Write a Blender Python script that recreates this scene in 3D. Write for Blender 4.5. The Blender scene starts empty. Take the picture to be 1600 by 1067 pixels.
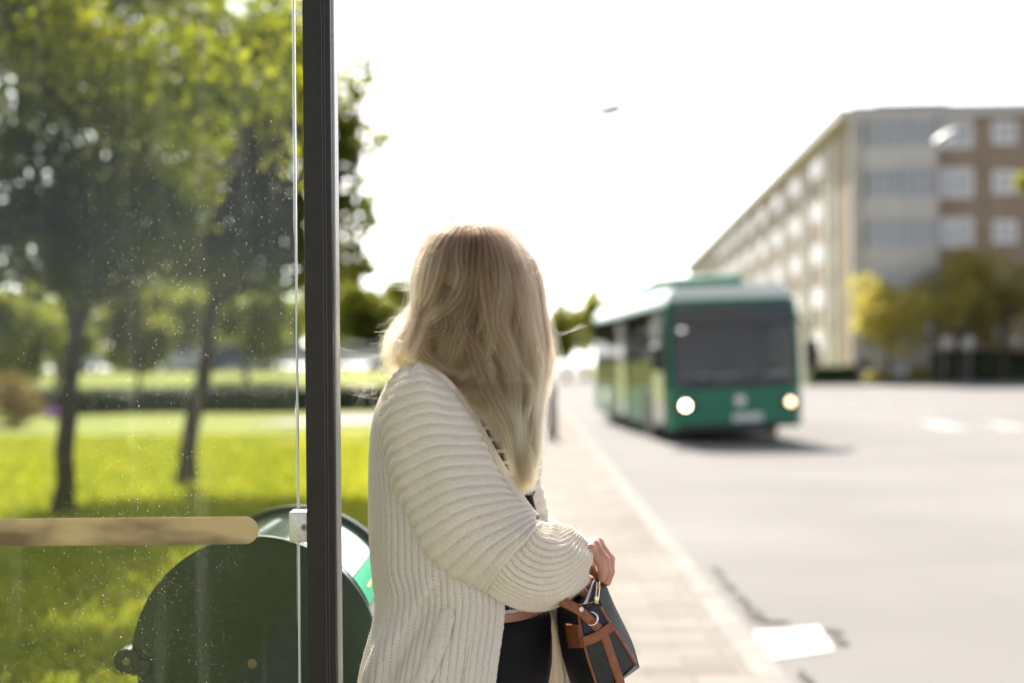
import bpy, bmesh, math, random
import numpy as np
from mathutils import Vector, Matrix

# ------------------------------------------------------------------ camera, light, exposure
S = bpy.context.scene
COL = S.collection
R = math.radians
CAM_H = 1.48
FPX = 1600 * 50 / 36.0
HX, HY = 800.0, 568.0
ROLL = R(0.5)
cam_d = bpy.data.cameras.new("camera")
cam = bpy.data.objects.new("camera", cam_d)
COL.objects.link(cam)
cam.location = (0, 0, CAM_H)
cam.rotation_euler = (R(90), ROLL, 0)
cam_d.lens = 50
cam_d.sensor_width = 36
cam_d.shift_y = (HY - 533.5) / 1600.0
cam_d.clip_start = 0.05
cam_d.clip_end = 3000
cam_d.dof.use_dof = True
cam_d.dof.focus_distance = 2.57
cam_d.dof.aperture_fstop = 1.8
S.camera = cam

SUN_EL, SUN_AZ = R(42), R(-6.5)          # azimuth from +Y towards +X
world = bpy.data.worlds.new("World")
S.world = world
world.use_nodes = True
wn = world.node_tree.nodes
sky = wn.new("ShaderNodeTexSky")
sky.sky_type = 'NISHITA'
sky.sun_disc = False
sky.sun_elevation = SUN_EL
sky.sun_rotation = SUN_AZ
sky.air_density = 0.5
sky.dust_density = 1.3
sky.ozone_density = 1.0
bgn = wn["Background"]
# a thin veil of high cloud whitens the blue
wl = world.node_tree.links
wtc = wn.new("ShaderNodeTexCoord"); wmp = wn.new("ShaderNodeMapping"); wmp.inputs['Scale'].default_value = (1, 1, 3.5)
wnz = wn.new("ShaderNodeTexNoise"); wnz.inputs['Scale'].default_value = 1.8; wnz.inputs['Detail'].default_value = 7
wl.new(wtc.outputs['Generated'], wmp.inputs[0]); wl.new(wmp.outputs[0], wnz.inputs['Vector'])
wcr = wn.new("ShaderNodeMapRange"); wcr.inputs[1].default_value = .35; wcr.inputs[2].default_value = .65; wcr.inputs[3].default_value = .62; wcr.inputs[4].default_value = .95
wl.new(wnz.outputs['Fac'], wcr.inputs[0])
wbw = wn.new("ShaderNodeRGBToBW"); wl.new(sky.outputs[0], wbw.inputs[0])
wtn = wn.new("ShaderNodeMixRGB"); wtn.blend_type = 'MULTIPLY'; wtn.inputs[0].default_value = 1; wl.new(wbw.outputs[0], wtn.inputs[1]); wtn.inputs[2].default_value = (1.12, 1.10, 1.07, 1)
wmx = wn.new("ShaderNodeMixRGB"); wl.new(wcr.outputs[0], wmx.inputs[0]); wl.new(sky.outputs[0], wmx.inputs[1]); wl.new(wtn.outputs[0], wmx.inputs[2])
wl.new(wmx.outputs[0], bgn.inputs[0])
bgn.inputs[1].default_value = 0.15
sun_d = bpy.data.lights.new("sun", 'SUN')
sun_d.energy = 4.2
sun_d.angle = R(0.5)
sun_d.color = (1.0, 0.93, 0.82)
sun = bpy.data.objects.new("sun", sun_d)
COL.objects.link(sun)
sdir = Vector((math.sin(SUN_AZ) * math.cos(SUN_EL), math.cos(SUN_AZ) * math.cos(SUN_EL), math.sin(SUN_EL)))
sun.rotation_euler = sdir.to_track_quat('Z', 'Y').to_euler()
sun.location = (-4, 30, 30)
S.view_settings.view_transform = 'Standard'
S.view_settings.look = 'None'
S.view_settings.exposure = 1.55
S.view_settings.gamma = 1.0
S.render.engine = 'CYCLES'
S.cycles.use_denoising = True
S.cycles.max_bounces = 10
S.cycles.transparent_max_bounces = 24
S.cycles.diffuse_bounces = 4
S.cycles.glossy_bounces = 4
S.cycles.transmission_bounces = 8
S.cycles.caustics_reflective = False
S.cycles.caustics_refractive = False
S.cycles.sample_clamp_indirect = 6.0

# ------------------------------------------------------------------ helpers
def unroll(px, py):
    dx, dy = px - HX, py - HY
    c, s = math.cos(ROLL), math.sin(ROLL)
    return dx * c - dy * s, dx * s + dy * c

def W(px, py, d):
    """point at depth d seen at pixel px,py of the 1600 px photograph"""
    dx, dy = unroll(px, py)
    return Vector((dx * d / FPX, d, CAM_H - dy * d / FPX))

def G(px, py, z=0.0):
    dx, dy = unroll(px, py)
    d = (CAM_H - z) * FPX / dy
    return Vector((dx * d / FPX, d, z))

def tag(o, label=None, cat=None, group=None, kind=None):
    if label: o['label'] = label
    if cat: o['category'] = cat
    if group: o['group'] = group
    if kind: o['kind'] = kind
    return o

def empty(name, loc, label=None, cat=None, group=None, rz=0.0):
    o = bpy.data.objects.new(name, None)
    o.empty_display_size = 0.2
    COL.objects.link(o)
    o.location = loc
    o.rotation_euler = (0, 0, rz)
    return tag(o, label, cat, group)

def np_mesh(name, V, F, mats=None, parent=None, loc=None, smooth=True, mat_idx=None, off=None):
    """V (n,3) array, F list of tuples or (m,4) array; coordinates minus off become local"""
    V = np.asarray(V, dtype=np.float64).reshape(-1, 3)
    if off is not None:
        V = V - np.array(off)
    me = bpy.data.meshes.new(name)
    if isinstance(F, np.ndarray):
        k = F.shape[1]
        me.vertices.add(len(V)); me.vertices.foreach_set("co", V.ravel())
        me.loops.add(F.size); me.loops.foreach_set("vertex_index", F.astype(np.int32).ravel())
        me.polygons.add(len(F))
        me.polygons.foreach_set("loop_start", np.arange(0, F.size, k, dtype=np.int32))
        me.update(calc_edges=True)
        me.validate()
    else:
        me.from_pydata([tuple(v) for v in V], [], F)
    if smooth:
        me.polygons.foreach_set("use_smooth", np.ones(len(me.polygons), dtype=bool))
    if mats is not None:
        for m in (mats if isinstance(mats, (list, tuple)) else [mats]):
            me.materials.append(m)
    if mat_idx is not None:
        me.polygons.foreach_set("material_index", np.asarray(mat_idx, dtype=np.int32))
    me.update()
    o = bpy.data.objects.new(name, me)
    COL.objects.link(o)
    if parent is not None:
        o.parent = parent
    if loc is not None:
        o.location = loc
    return o

class MB:
    """collects shapes into one mesh object"""
    def __init__(self): self.v, self.f = [], []
    def add(self, V, F):
        n = len(self.v)
        self.v += [tuple(p) for p in V]
        self.f += [tuple(i + n for i in q) for q in F]
        return self
    def box(self, c, s, M=None, bev=0.0):
        bm = bmesh.new()
        bmesh.ops.create_cube(bm, size=1.0)
        for q in bm.verts: q.co = Vector((q.co.x * s[0], q.co.y * s[1], q.co.z * s[2]))
        if bev > 0:
            bmesh.ops.bevel(bm, geom=bm.edges[:], offset=bev, segments=2, affect='EDGES', profile=0.5)
        return self.bm(bm, c, M)
    def bm(self, bm, c=(0, 0, 0), M=None):
        bm.verts.index_update()
        V = [(M @ q.co if M else q.co) + Vector(c) for q in bm.verts]
        F = [[q.index for q in f.verts] for f in bm.faces]
        bm.free()
        return self.add(V, F)
    def cyl(self, a, b, r1, r2=None, n=16, cap=True):
        r2 = r1 if r2 is None else r2
        return self.tube([a, b], [r1, r2], n, cap)
    def tube(self, pts, rad, n=10, cap=True):
        pts = [Vector(p) for p in pts]
        if not isinstance(rad, (list, tuple)): rad = [rad] * len(pts)
        V, F = [], []
        prev = None
        for i, p in enumerate(pts):
            t = (pts[min(i + 1, len(pts) - 1)] - pts[max(i - 1, 0)]).normalized()
            if prev is None:
                a = Vector((0, 0, 1)) if abs(t.z) < 0.9 else Vector((1, 0, 0))
                u = t.cross(a).normalized()
            else:
                u = (prev - t * prev.dot(t)).normalized()
            prev = u
            w = t.cross(u)
            for k in range(n):
                an = 2 * math.pi * k / n
                V.append(p + (u * math.cos(an) + w * math.sin(an)) * rad[i])
        for i in range(len(pts) - 1):
            for k in range(n):
                a, b = i * n + k, i * n + (k + 1) % n
                F.append((a, b, b + n, a + n))
        if cap:
            F.append(tuple(range(n - 1, -1, -1)))
            F.append(tuple(range((len(pts) - 1) * n, len(pts) * n)))
        return self.add(V, F)
    def prism(self, poly, z0, z1):
        """poly: list of (x,y), extruded in z"""
        n = len(poly)
        V = [(x, y, z0) for x, y in poly] + [(x, y, z1) for x, y in poly]
        F = [tuple(range(n - 1, -1, -1)), tuple(range(n, 2 * n))] + [(i, (i + 1) % n, n + (i + 1) % n, n + i) for i in range(n)]
        return self.add(V, F)
    def quad(self, a, b, c, d): return self.add([a, b, c, d], [(0, 1, 2, 3)])
    def sheet(self, rows):
        """rows: grid of points"""
        m, n = len(rows), len(rows[0])
        V = [p for r in rows for p in r]
        F = [(i * n + j, i * n + j + 1, (i + 1) * n + j + 1, (i + 1) * n + j) for i in range(m - 1) for j in range(n - 1)]
        return self.add(V, F)
    def build(self, name, mats, parent=None, loc=None, off=None, smooth=True, sharp=35):
        V = np.array([tuple(p) for p in self.v])
        o = np_mesh(name, V, self.f, mats, parent, loc, smooth, None, off)
        bm = bmesh.new(); bm.from_mesh(o.data)
        bmesh.ops.recalc_face_normals(bm, faces=bm.faces[:])
        if smooth:
            lim = R(sharp)
            for e in bm.edges:
                if len(e.link_faces) == 2 and e.calc_face_angle(0) > lim: e.smooth = False
        bm.to_mesh(o.data); bm.free()
        return o

def copy_tree(o, parent=None, loc=None, rz=None):
    c = o.copy(); COL.objects.link(c); c.parent = parent
    if loc is not None: c.location = loc
    if rz is not None: c.rotation_euler = (0, 0, rz)
    for ch in list(o.children): copy_tree(ch, c)
    return c

# ------------------------------------------------------------------ materials
def new_mat(name):
    m = bpy.data.materials.new(name); m.use_nodes = True
    nt = m.node_tree
    return m, nt, nt.nodes, nt.links, nt.nodes["Principled BSDF"]

def mat(name, c, rough=0.6, c2=None, scale=8.0, detail=4.0, bump=0.0, bscale=None, metal=0.0, spec=0.5, coat=0.0, sheen=0.0, thr=(0.35, 0.65), dist=0.01):
    m, nt, N, L, P = new_mat(name)
    P.inputs['Base Color'].default_value = (*c, 1)
    P.inputs['Roughness'].default_value = rough
    P.inputs['Metallic'].default_value = metal
    P.inputs['Specular IOR Level'].default_value = spec
    P.inputs['Coat Weight'].default_value = coat
    P.inputs['Sheen Weight'].default_value = sheen
    tc = N.new('ShaderNodeTexCoord')
    if c2 is not None:
        nz = N.new('ShaderNodeTexNoise'); nz.inputs['Scale'].default_value = scale; nz.inputs['Detail'].default_value = detail
        L.new(tc.outputs['Object'], nz.inputs['Vector'])
        cr = N.new('ShaderNodeValToRGB')
        cr.color_ramp.elements[0].position = thr[0]; cr.color_ramp.elements[0].color = (*c, 1)
        cr.color_ramp.elements[1].position = thr[1]; cr.color_ramp.elements[1].color = (*c2, 1)
        L.new(nz.outputs['Fac'], cr.inputs[0]); L.new(cr.outputs[0], P.inputs['Base Color'])
    if bump > 0:
        nb = N.new('ShaderNodeTexNoise'); nb.inputs['Scale'].default_value = bscale or scale * 4; nb.inputs['Detail'].default_value = 5
        L.new(tc.outputs['Object'], nb.inputs['Vector'])
        b = N.new('ShaderNodeBump'); b.inputs['Strength'].default_value = bump; b.inputs['Distance'].default_value = dist
        L.new(nb.outputs['Fac'], b.inputs['Height']); L.new(b.outputs[0], P.inputs['Normal'])
    return m

def leaf_mat(name, c, c2, trans=0.5, tc2=None, rough=0.5):
    """two-sided leaf: diffuse+gloss mixed with translucency; colour varies from clump to clump"""
    m, nt, N, L, P = new_mat(name)
    out = N["Material Output"]
    tc = N.new('ShaderNodeTexCoord')
    nz = N.new('ShaderNodeTexNoise'); nz.inputs['Scale'].default_value = 1.3; nz.inputs['Detail'].default_value = 6
    L.new(tc.outputs['Object'], nz.inputs['Vector'])
    cr = N.new('ShaderNodeValToRGB')
    cr.color_ramp.elements[0].position = .35; cr.color_ramp.elements[0].color = (*c, 1)
    cr.color_ramp.elements[1].position = .65; cr.color_ramp.elements[1].color = (*c2, 1)
    L.new(nz.outputs['Fac'], cr.inputs[0]); L.new(cr.outputs[0], P.inputs['Base Color'])
    P.inputs['Roughness'].default_value = rough
    tr = N.new('ShaderNodeBsdfTranslucent')
    mx = N.new('ShaderNodeMixRGB'); mx.blend_type = 'MULTIPLY'; mx.inputs[0].default_value = 1
    L.new(cr.outputs[0], mx.inputs[1]); mx.inputs[2].default_value = (*(tc2 or (3.2, 2.6, 1.2)), 1)
    L.new(mx.outputs[0], tr.inputs[0])
    ms = N.new('ShaderNodeMixShader'); ms.inputs[0].default_value = trans
    L.new(P.outputs[0], ms.inputs[1]); L.new(tr.outputs[0], ms.inputs[2]); L.new(ms.outputs[0], out.inputs[0])
    return m

M = {}
M['asphalt'] = mat('asphalt', (0.165, 0.159, 0.157), 0.9, (0.225, 0.217, 0.213), 0.22, 9, 0.3, 60, spec=.12, thr=(.3, .7))
M['lawn'] = mat('lawn_ground', (0.19, 0.222, 0.035), 0.9, (0.285, 0.305, 0.06), 0.6, 8, 0.6, 30, spec=0.1, dist=0.05)
M['kerb'] = mat('kerb_stone', (0.21, 0.20, 0.186), 0.9, (0.29, 0.277, 0.258), 3, 6, 0.3, 40, spec=.15)
M['white_paint'] = mat('road_paint', (0.52, 0.52, 0.50), 0.8, (0.40, 0.40, 0.385), 5, 6)
M['worn_paint'] = mat('worn_paint', (0.30, 0.29, 0.28), 0.9, (0.42, 0.41, 0.395), 4, 6, spec=.12)
M['dirt'] = mat('dark_grit', (0.03, 0.025, 0.022), 0.9, (0.07, 0.055, 0.045), 20, 6, 0.5, 60)
M['path'] = mat('path_gravel', (0.30, 0.27, 0.24), 0.9, (0.36, 0.33, 0.295), 1.0, 6, 0.3, 40, spec=.15)

def paver_mat():
    m, nt, N, L, P = new_mat('pavers')
    tc = N.new('ShaderNodeTexCoord')
    br = N.new('ShaderNodeTexBrick')
    br.inputs['Scale'].default_value = 1.0
    br.inputs['Brick Width'].default_value = 0.42; br.inputs['Row Height'].default_value = 0.21
    br.inputs['Mortar Size'].default_value = 0.006; br.inputs['Mortar Smooth'].default_value = 0.3
    br.inputs['Color1'].default_value = (0.185, 0.165, 0.148, 1); br.inputs['Color2'].default_value = (0.26, 0.237, 0.215, 1)
    br.inputs['Mortar'].default_value = (0.15, 0.12, 0.095, 1)
    L.new(tc.outputs['Object'], br.inputs['Vector'])
    nz = N.new('ShaderNodeTexNoise'); nz.inputs['Scale'].default_value = 1.1; nz.inputs['Detail'].default_value = 7
    L.new(tc.outputs['Object'], nz.inputs['Vector'])
    mx = N.new('ShaderNodeMixRGB'); mx.blend_type = 'OVERLAY'; mx.inputs[0].default_value = 0.45
    L.new(br.outputs['Color'], mx.inputs[1]); L.new(nz.outputs['Fac'], mx.inputs[2])
    L.new(mx.outputs[0], P.inputs['Base Color'])
    P.inputs['Roughness'].default_value = 0.9; P.inputs['Specular IOR Level'].default_value = .12
    b = N.new('ShaderNodeBump'); b.inputs['Strength'].default_value = 0.5; b.inputs['Distance'].default_value = 0.004; b.invert = True
    L.new(br.outputs['Fac'], b.inputs['Height']); L.new(b.outputs[0], P.inputs['Normal'])
    return m
M['pavers'] = paver_mat()
M['bark'] = mat('bark', (0.035, 0.028, 0.022), 0.9, (0.085, 0.07, 0.055), 9, 6, 0.8, 30, dist=0.03)
M['leaf_dark'] = leaf_mat('leaf_dark', (0.03, 0.05, 0.009), (0.085, 0.105, 0.016), 0.55, (4.4, 3.6, 1.0))
M['leaf_sunlit'] = leaf_mat('leaf_sunlit', (0.13, 0.155, 0.016), (0.20, 0.215, 0.024), 0.6, (2.4, 2.2, .8))  # brighter yellow-green leaf copy, sunlight on the boughs put into its colour
M['leaf_mid'] = leaf_mat('leaf_mid', (0.10, 0.13, 0.025), (0.19, 0.21, 0.045), 0.55, (2.6, 2.3, 1.2))
M['leaf_yellow'] = leaf_mat('leaf_yellow', (0.22, 0.215, 0.065), (0.33, 0.30, 0.11), 0.55, (2.4, 2.2, 1.2))
M['leaf_rust'] = leaf_mat('leaf_rust', (0.12, 0.095, 0.03), (0.19, 0.145, 0.05), 0.4, (2, 1.6, 1.0))
M['hedge'] = leaf_mat('hedge_leaf', (0.018, 0.035, 0.008), (0.035, 0.055, 0.012), 0.2)
M['grass'] = leaf_mat('grass_blade', (0.16, 0.20, 0.025), (0.25, 0.27, 0.04), 0.5, (2.0, 1.8, 1.0))
M['purple'] = leaf_mat('purple_petal', (0.20, 0.06, 0.30), (0.30, 0.12, 0.40), 0.4, (1.5, 1.5, 1.5))

rng = np.random.default_rng(7)

# ------------------------------------------------------------------ ground
ROADZ = -0.06
def kerb_x(y): return 1.27 + 0.012 * (y - 6.4)
def lawn_x(y): return -1.30 + 0.006 * y
def sheet_obj(name, poly, z, m, kind='structure'):
    o = np_mesh(name, [(x, y, z) for x, y in poly], [tuple(range(len(poly)))], m, smooth=False)
    o['kind'] = kind
    return o
sheet_obj('ground', [(-900, -60), (900, -60), (900, 1500), (-900, 1500)], -0.075, M['asphalt'])
# road: big sheet at the right of the kerb
sheet_obj('road', [(kerb_x(-20), -20), (70, -20), (120, 86), (120, 90), (8.5, 86), (8.5, 260), (kerb_x(260), 260)], ROADZ, M['asphalt'])
mb = MB(); mb.prism([(lawn_x(-20) , -20), (kerb_x(-20) - 0.145, -20), (kerb_x(260) - 0.145, 260), (lawn_x(260), 260)], -0.07, 0.0)
o = mb.build('pavement', M['pavers'], smooth=False); o['kind'] = 'structure'
# kerb made of stones with thin joints
mb = MB()
y = -6.0
while y < 220:
    Lk = 1.0
    y1 = y + Lk - 0.008
    a, b = kerb_x(y), kerb_x(y1)
    mb.prism([(a - 0.145, y), (a, y), (b, y1), (b - 0.145, y1)], -0.07, 0.006 + 0.003 * math.sin(y * 7))
    y += Lk
o = mb.build('kerb', M['kerb'], smooth=False); o['kind'] = 'structure'
# lawn with gentle undulation
nx, ny = 70, 151
gx = np.linspace(0, 1, nx); gy = np.linspace(-20, 130, ny)
LV = []
for yy in gy:
    x1 = lawn_x(yy)
    for t in gx:
        x = x1 - (1 - t) ** 1.5 * 90
        bk = min(1, max(0, (yy - 49) / 26)); bk = bk * bk * (3 - 2 * bk) * min(1, max(0, (-x - 3.0) / 3.5))
        zz = 1.15 * bk + 0.02 * math.sin(x * 0.9 + yy * 0.4) * min(1, (1 - t) * 6) - 0.004
        LV.append((x, yy, zz))
LF = [(i * nx + j, i * nx + j + 1, (i + 1) * nx + j + 1, (i + 1) * nx + j) for i in range(ny - 1) for j in range(nx - 1)]
o = np_mesh('lawn', LV, LF, M['lawn']); o['kind'] = 'structure'
sheet_obj('path', [(-6.6, 35), (lawn_x(35) + .02, 35), (lawn_x(42) + .02, 42), (-5.4, 42)], 0.03, M['path'])
sheet_obj('path', [(-5.2, 26.0), (lawn_x(26) + .02, 26.0), (lawn_x(29) + .02, 29), (-4.6, 28.4)], 0.034, M['path'])
sheet_obj('car_park', [(-70, 76), (-6.6, 76), (-6.6, 90), (-70, 90)], 1.19, M['asphalt'])
sheet_obj('verge', [(8.5, 88.5), (120, 93), (140, 112), (9.5, 112)], -0.03, M['lawn'])
mb = MB(); mb.prism([(8.4, 88.2), (120, 92.7), (120, 93.0), (8.4, 88.5)], -0.07, 0.04)
o = mb.build('kerb', M['kerb'], smooth=False); o['kind'] = 'structure'
sheet_obj('verge', [(kerb_x(92) + 7, 112), (22, 112), (30, 260), (kerb_x(260) + 7, 260)], -0.028, M['lawn'])
# painted markings
def road_mark(pts, name='road_marking'):
    return sheet_obj(name, [(p.x, p.y) for p in pts], ROADZ + 0.005, M['white_paint'])
road_mark([G(1176, 987, ROADZ), G(1279, 979, ROADZ), G(1305, 1016, ROADZ), G(1205, 1031, ROADZ)])
for k in range(9):
    x0 = 6.5 + k * 1.35 + 3.0
    sheet_obj('crossing_stripe', [(x0, 31.5 - .06 * k), (x0 + 0.6, 31.5 - .06 * k), (x0 + 1.1, 35.2), (x0 + 0.5, 35.2)], ROADZ + 0.005, M['worn_paint'])
for k in range(7):
    yy = 12 + k * 7
    sheet_obj('lane_dash', [(9.4 + k * .6, yy), (9.52 + k * .6, yy), (9.8 + k * .6, yy + 2.6), (9.68 + k * .6, yy + 2.6)], ROADZ + 0.005, M['worn_paint'])
# grit that has gathered along the kerb by the marking
mb = MB()
def blot(c, rx, ry, seed, rot=0):
    rr = random.Random(seed)
    n = 22
    P = []
    for k in range(n):
        a = 2 * math.pi * k / n
        s = 0.6 + 0.55 * rr.random()
        x, yv = rx * s * math.cos(a), ry * s * math.sin(a)
        P.append((c.x + x * math.cos(rot) - yv * math.sin(rot), c.y + x * math.sin(rot) + yv * math.cos(rot), ROADZ + 0.008 + 0.004 * rr.random()))
    mb.add(P + [(c.x, c.y, ROADZ + 0.018)], [(k, (k + 1) % n, n) for k in range(n)])
for k, (px, py, rx, ry) in enumerate([(1178, 958, .05, .2), (1186, 968, .06, .12), (1212, 974, .10, .04), (1138, 915, .035, .3), (1121, 893, .03, .26), (1160, 938, .035, .28), (1302, 988, .05, .10), (1314, 1004, .04, .11), (1258, 1060, .03, .2)]):
    blot(G(px, py, ROADZ), rx, ry, k)
o = mb.build('road_grit', M['dirt'], smooth=False); o['kind'] = 'stuff'
tag(o, 'dark grit gathered in the gutter around the white road marking', 'grit')
# grass blades
def blades(n, xr, yr, h, seed):
    g = np.random.default_rng(seed)
    yy = yr[0] + (yr[1] - yr[0]) * g.random(n) ** 1.4
    xx = lawn_x(yy) - 0.03 - (xr * g.random(n)) * (0.3 + 0.7 * yy / yr[1])
    a = g.random(n) * 6.28
    hh = h * (0.5 + g.random(n)); w = 0.006 + 0.006 * g.random(n) + yy * 0.0012
    lean = 0.5 * hh
    la = g.random(n) * 6.28
    dx, dy = np.cos(a) * w, np.sin(a) * w
    V = np.zeros((n, 4, 3))
    V[:, 0] = np.stack([xx - dx, yy - dy, np.full(n, -0.01)], 1)
    V[:, 1] = np.stack([xx + dx, yy + dy, np.full(n, -0.01)], 1)
    V[:, 2] = np.stack([xx + dx * .5 + lean * np.cos(la), yy + dy * .5 + lean * np.sin(la), hh], 1)
    V[:, 3] = np.stack([xx - dx * .5 + lean * np.cos(la), yy - dy * .5 + lean * np.sin(la), hh], 1)
    F = np.arange(n * 4).reshape(n, 4)
    return V.reshape(-1, 3), F
V, F = blades(60000, 10, (3.2, 30), 0.06, 3)
o = np_mesh('grass', V, F, M['grass'], smooth=False); tag(o, 'short sunlit grass of the lawn behind the shelter', 'grass', kind='stuff')
# ------------------------------------------------------------------ vegetation
def leaf_faces(C, size, g, up=0.25):
    """folded leaf quads centred on C (n,3); size (n,)"""
    n = len(C)
    d = g.normal(size=(n, 3)); d[:, 2] -= up; d /= np.linalg.norm(d, axis=1)[:, None]
    e = g.normal(size=(n, 3)); e -= d * (e * d).sum(1)[:, None]; e /= np.linalg.norm(e, axis=1)[:, None]
    nn = np.cross(d, e)
    L, Wd = size[:, None], size[:, None] * (0.55 + 0.2 * g.random((n, 1)))
    V = np.zeros((n, 4, 3))
    V[:, 0] = C - d * L * .5
    V[:, 1] = C + e * Wd * .5 + nn * L * .12
    V[:, 2] = C + d * L * .5
    V[:, 3] = C - e * Wd * .5 + nn * L * .12
    return V.reshape(-1, 3), np.arange(n * 4).reshape(n, 4)

def crown_points(n, clumps, g, shell=0.55):
    """points in ellipsoid clumps (cx,cy,cz,rx,ry,rz,weight)"""
    w = np.array([c[6] for c in clumps], float); w /= w.sum()
    idx = g.choice(len(clumps), n, p=w)
    cl = np.array([c[:6] for c in clumps])[idx]
    d = g.normal(size=(n, 3)); d /= np.linalg.norm(d, axis=1)[:, None]
    r = (shell + (1 - shell) * g.random(n)) ** 0.8 * (0.8 + 0.35 * g.random(n))
    return cl[:, :3] + d * r[:, None] * cl[:, 3:6]

def limb(mb, a, b, r0, r1, g, n=7, wob=0.06):
    a, b = Vector(a), Vector(b)
    L = (b - a).length
    pts, rr = [], []
    for i in range(n):
        t = i / (n - 1)
        off = Vector(g.normal(size=3)) * wob * L * (t * (1 - t) * 2 + (0.15 if 0 < i < n - 1 else 0))
        pts.append(a.lerp(b, t) + off); rr.append(r0 + (r1 - r0) * t)
    mb.tube(pts, rr, 9)
    return pts

def tree(name, base, label, group, trunk_top, r0, limbs, clumps, nleaf, lsize, lm, seed, extra=None, cat='tree'):
    g = np.random.default_rng(seed)
    base = Vector(base)
    t = empty(name, base, label, cat, group)
    mb = MB()
    tt = Vector(trunk_top)
    fl = base.lerp(tt, 0.06)
    mb.tube([base - Vector((0, 0, .08)), base + Vector((0, 0, .04)), fl] + [base.lerp(tt, k / 6) + Vector((g.normal() * .02, g.normal() * .02, 0)) for k in range(1, 7)],
            [r0 * 1.7, r0 * 1.45, r0 * 1.15] + [r0 * (1 - .04 * k) for k in range(1, 7)], 12)
    for q in limbs:
        pts = limb(mb, tt - Vector((0, 0, .15)), q, r0 * 0.62, r0 * 0.12, g)
        for k in range(3):
            p = pts[3 + k]
            limb(mb, p, p + Vector((g.normal() * .8, g.normal() * .8, abs(g.normal()) * .7)), r0 * .2, r0 * .05, g, 5)
    mb.build('trunk', M['bark'], t, off=base)
    C = crown_points(nleaf, clumps, g)
    sz = lsize * (0.6 + 0.8 * g.random(nleaf))
    if extra is not None:
        C = np.vstack([C, extra[0]]); sz = np.concatenate([sz, extra[1]])
    V, F = leaf_faces(C, sz, g)
    np_mesh('crown', V, F, [lm, M['leaf_sunlit']], t, smooth=False, off=base, mat_idx=(np.arange(len(F)) >= nleaf).astype(int))
    return t
def bankz(x, y):
    b = min(1, max(0, (y - 49) / 26)); return 1.15 * b * b * (3 - 2 * b) * min(1, max(0, (-x - 3.0) / 3.5))

def random_clumps(c, rad, n, g, cr=(0.3, 0.5), flat=1.0):
    out = []
    for k in range(n):
        d = g.normal(size=3); d /= np.linalg.norm(d); rr = g.random() ** .4
        s = cr[0] + (cr[1] - cr[0]) * g.random()
        out.append((c[0] + d[0] * rad[0] * rr * .75, c[1] + d[1] * rad[1] * rr * .75, c[2] + d[2] * rad[2] * rr * .75,
                    rad[0] * s, rad[1] * s, rad[2] * s * flat, s * s))
    return out

# --- the two lawn trees seen through the glass
g = np.random.default_rng(11)
b1 = G(97, 805)
def bough(path, n, spread, size, seed, g2=None):
    """leaves strung along a hanging branch"""
    gg = np.random.default_rng(seed)
    P = np.array([tuple(p) for p in path])
    t = gg.random(n) * (len(P) - 1)
    i = np.minimum(t.astype(int), len(P) - 2); f = (t - i)[:, None]
    C = P[i] * (1 - f) + P[i + 1] * f + gg.normal(size=(n, 3)) * spread * (1 - .55 * (t / (len(P) - 1)))[:, None]
    return C, size * (0.7 + .6 * gg.random(n))
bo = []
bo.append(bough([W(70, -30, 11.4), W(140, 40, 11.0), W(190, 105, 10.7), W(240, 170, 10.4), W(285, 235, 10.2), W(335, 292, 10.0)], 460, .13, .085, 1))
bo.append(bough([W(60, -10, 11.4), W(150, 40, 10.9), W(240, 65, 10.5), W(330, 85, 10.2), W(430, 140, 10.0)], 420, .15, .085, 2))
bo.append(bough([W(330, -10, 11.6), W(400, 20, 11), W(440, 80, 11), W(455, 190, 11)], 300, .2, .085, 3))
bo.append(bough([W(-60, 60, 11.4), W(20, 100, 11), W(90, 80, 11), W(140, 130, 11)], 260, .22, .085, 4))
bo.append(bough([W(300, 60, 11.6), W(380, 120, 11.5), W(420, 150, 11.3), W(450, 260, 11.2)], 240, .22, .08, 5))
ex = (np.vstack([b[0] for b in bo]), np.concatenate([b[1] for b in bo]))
tt1 = W(118, 505, 14.2)
cl1 = random_clumps((b1.x - .5, 14.0, 5.0), (3.2, 2.8, 2.7), 44, g, (0.18, 0.36))
cl1 += [(-3.3, 13.0, 5.25, 1.2, .5, .4, .3), (-4.5, 13.0, 5.25, 1.0, .5, .4, .22), (-2.5, 13.1, 5.3, .8, .5, .4, .18), (*W(60, 380, 13.6), 1.0, .9, .5, .3), (*W(150, 420, 13.8), .5, .6, .4, .12), (*W(200, 330, 13.4), .8, .9, .5, .25), (*W(10, 300, 13.4), .9, .8, .6, .3)]  # first three clumps added above the view, unseen, to shade the lawn
t1 = tree('park_tree', b1, 'nearer lawn tree with forked dark trunk behind the glass, long bright boughs hanging', 'trees on the shelter lawn', tt1, .105,
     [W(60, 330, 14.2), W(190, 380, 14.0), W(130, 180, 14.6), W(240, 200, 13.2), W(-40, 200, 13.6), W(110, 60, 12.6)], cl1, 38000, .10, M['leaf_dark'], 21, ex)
b2 = G(290, 755)
tt2 = W(335, 455, 18.0)
cl2 = random_clumps((tt2.x + .15, 18.2, 5.0), (2.15, 2.3, 2.2), 40, g, (0.17, 0.34))
cl2 = [c for c in cl2 if c[0] + c[3] * .8 < W(548, 300, 18).x]
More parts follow.
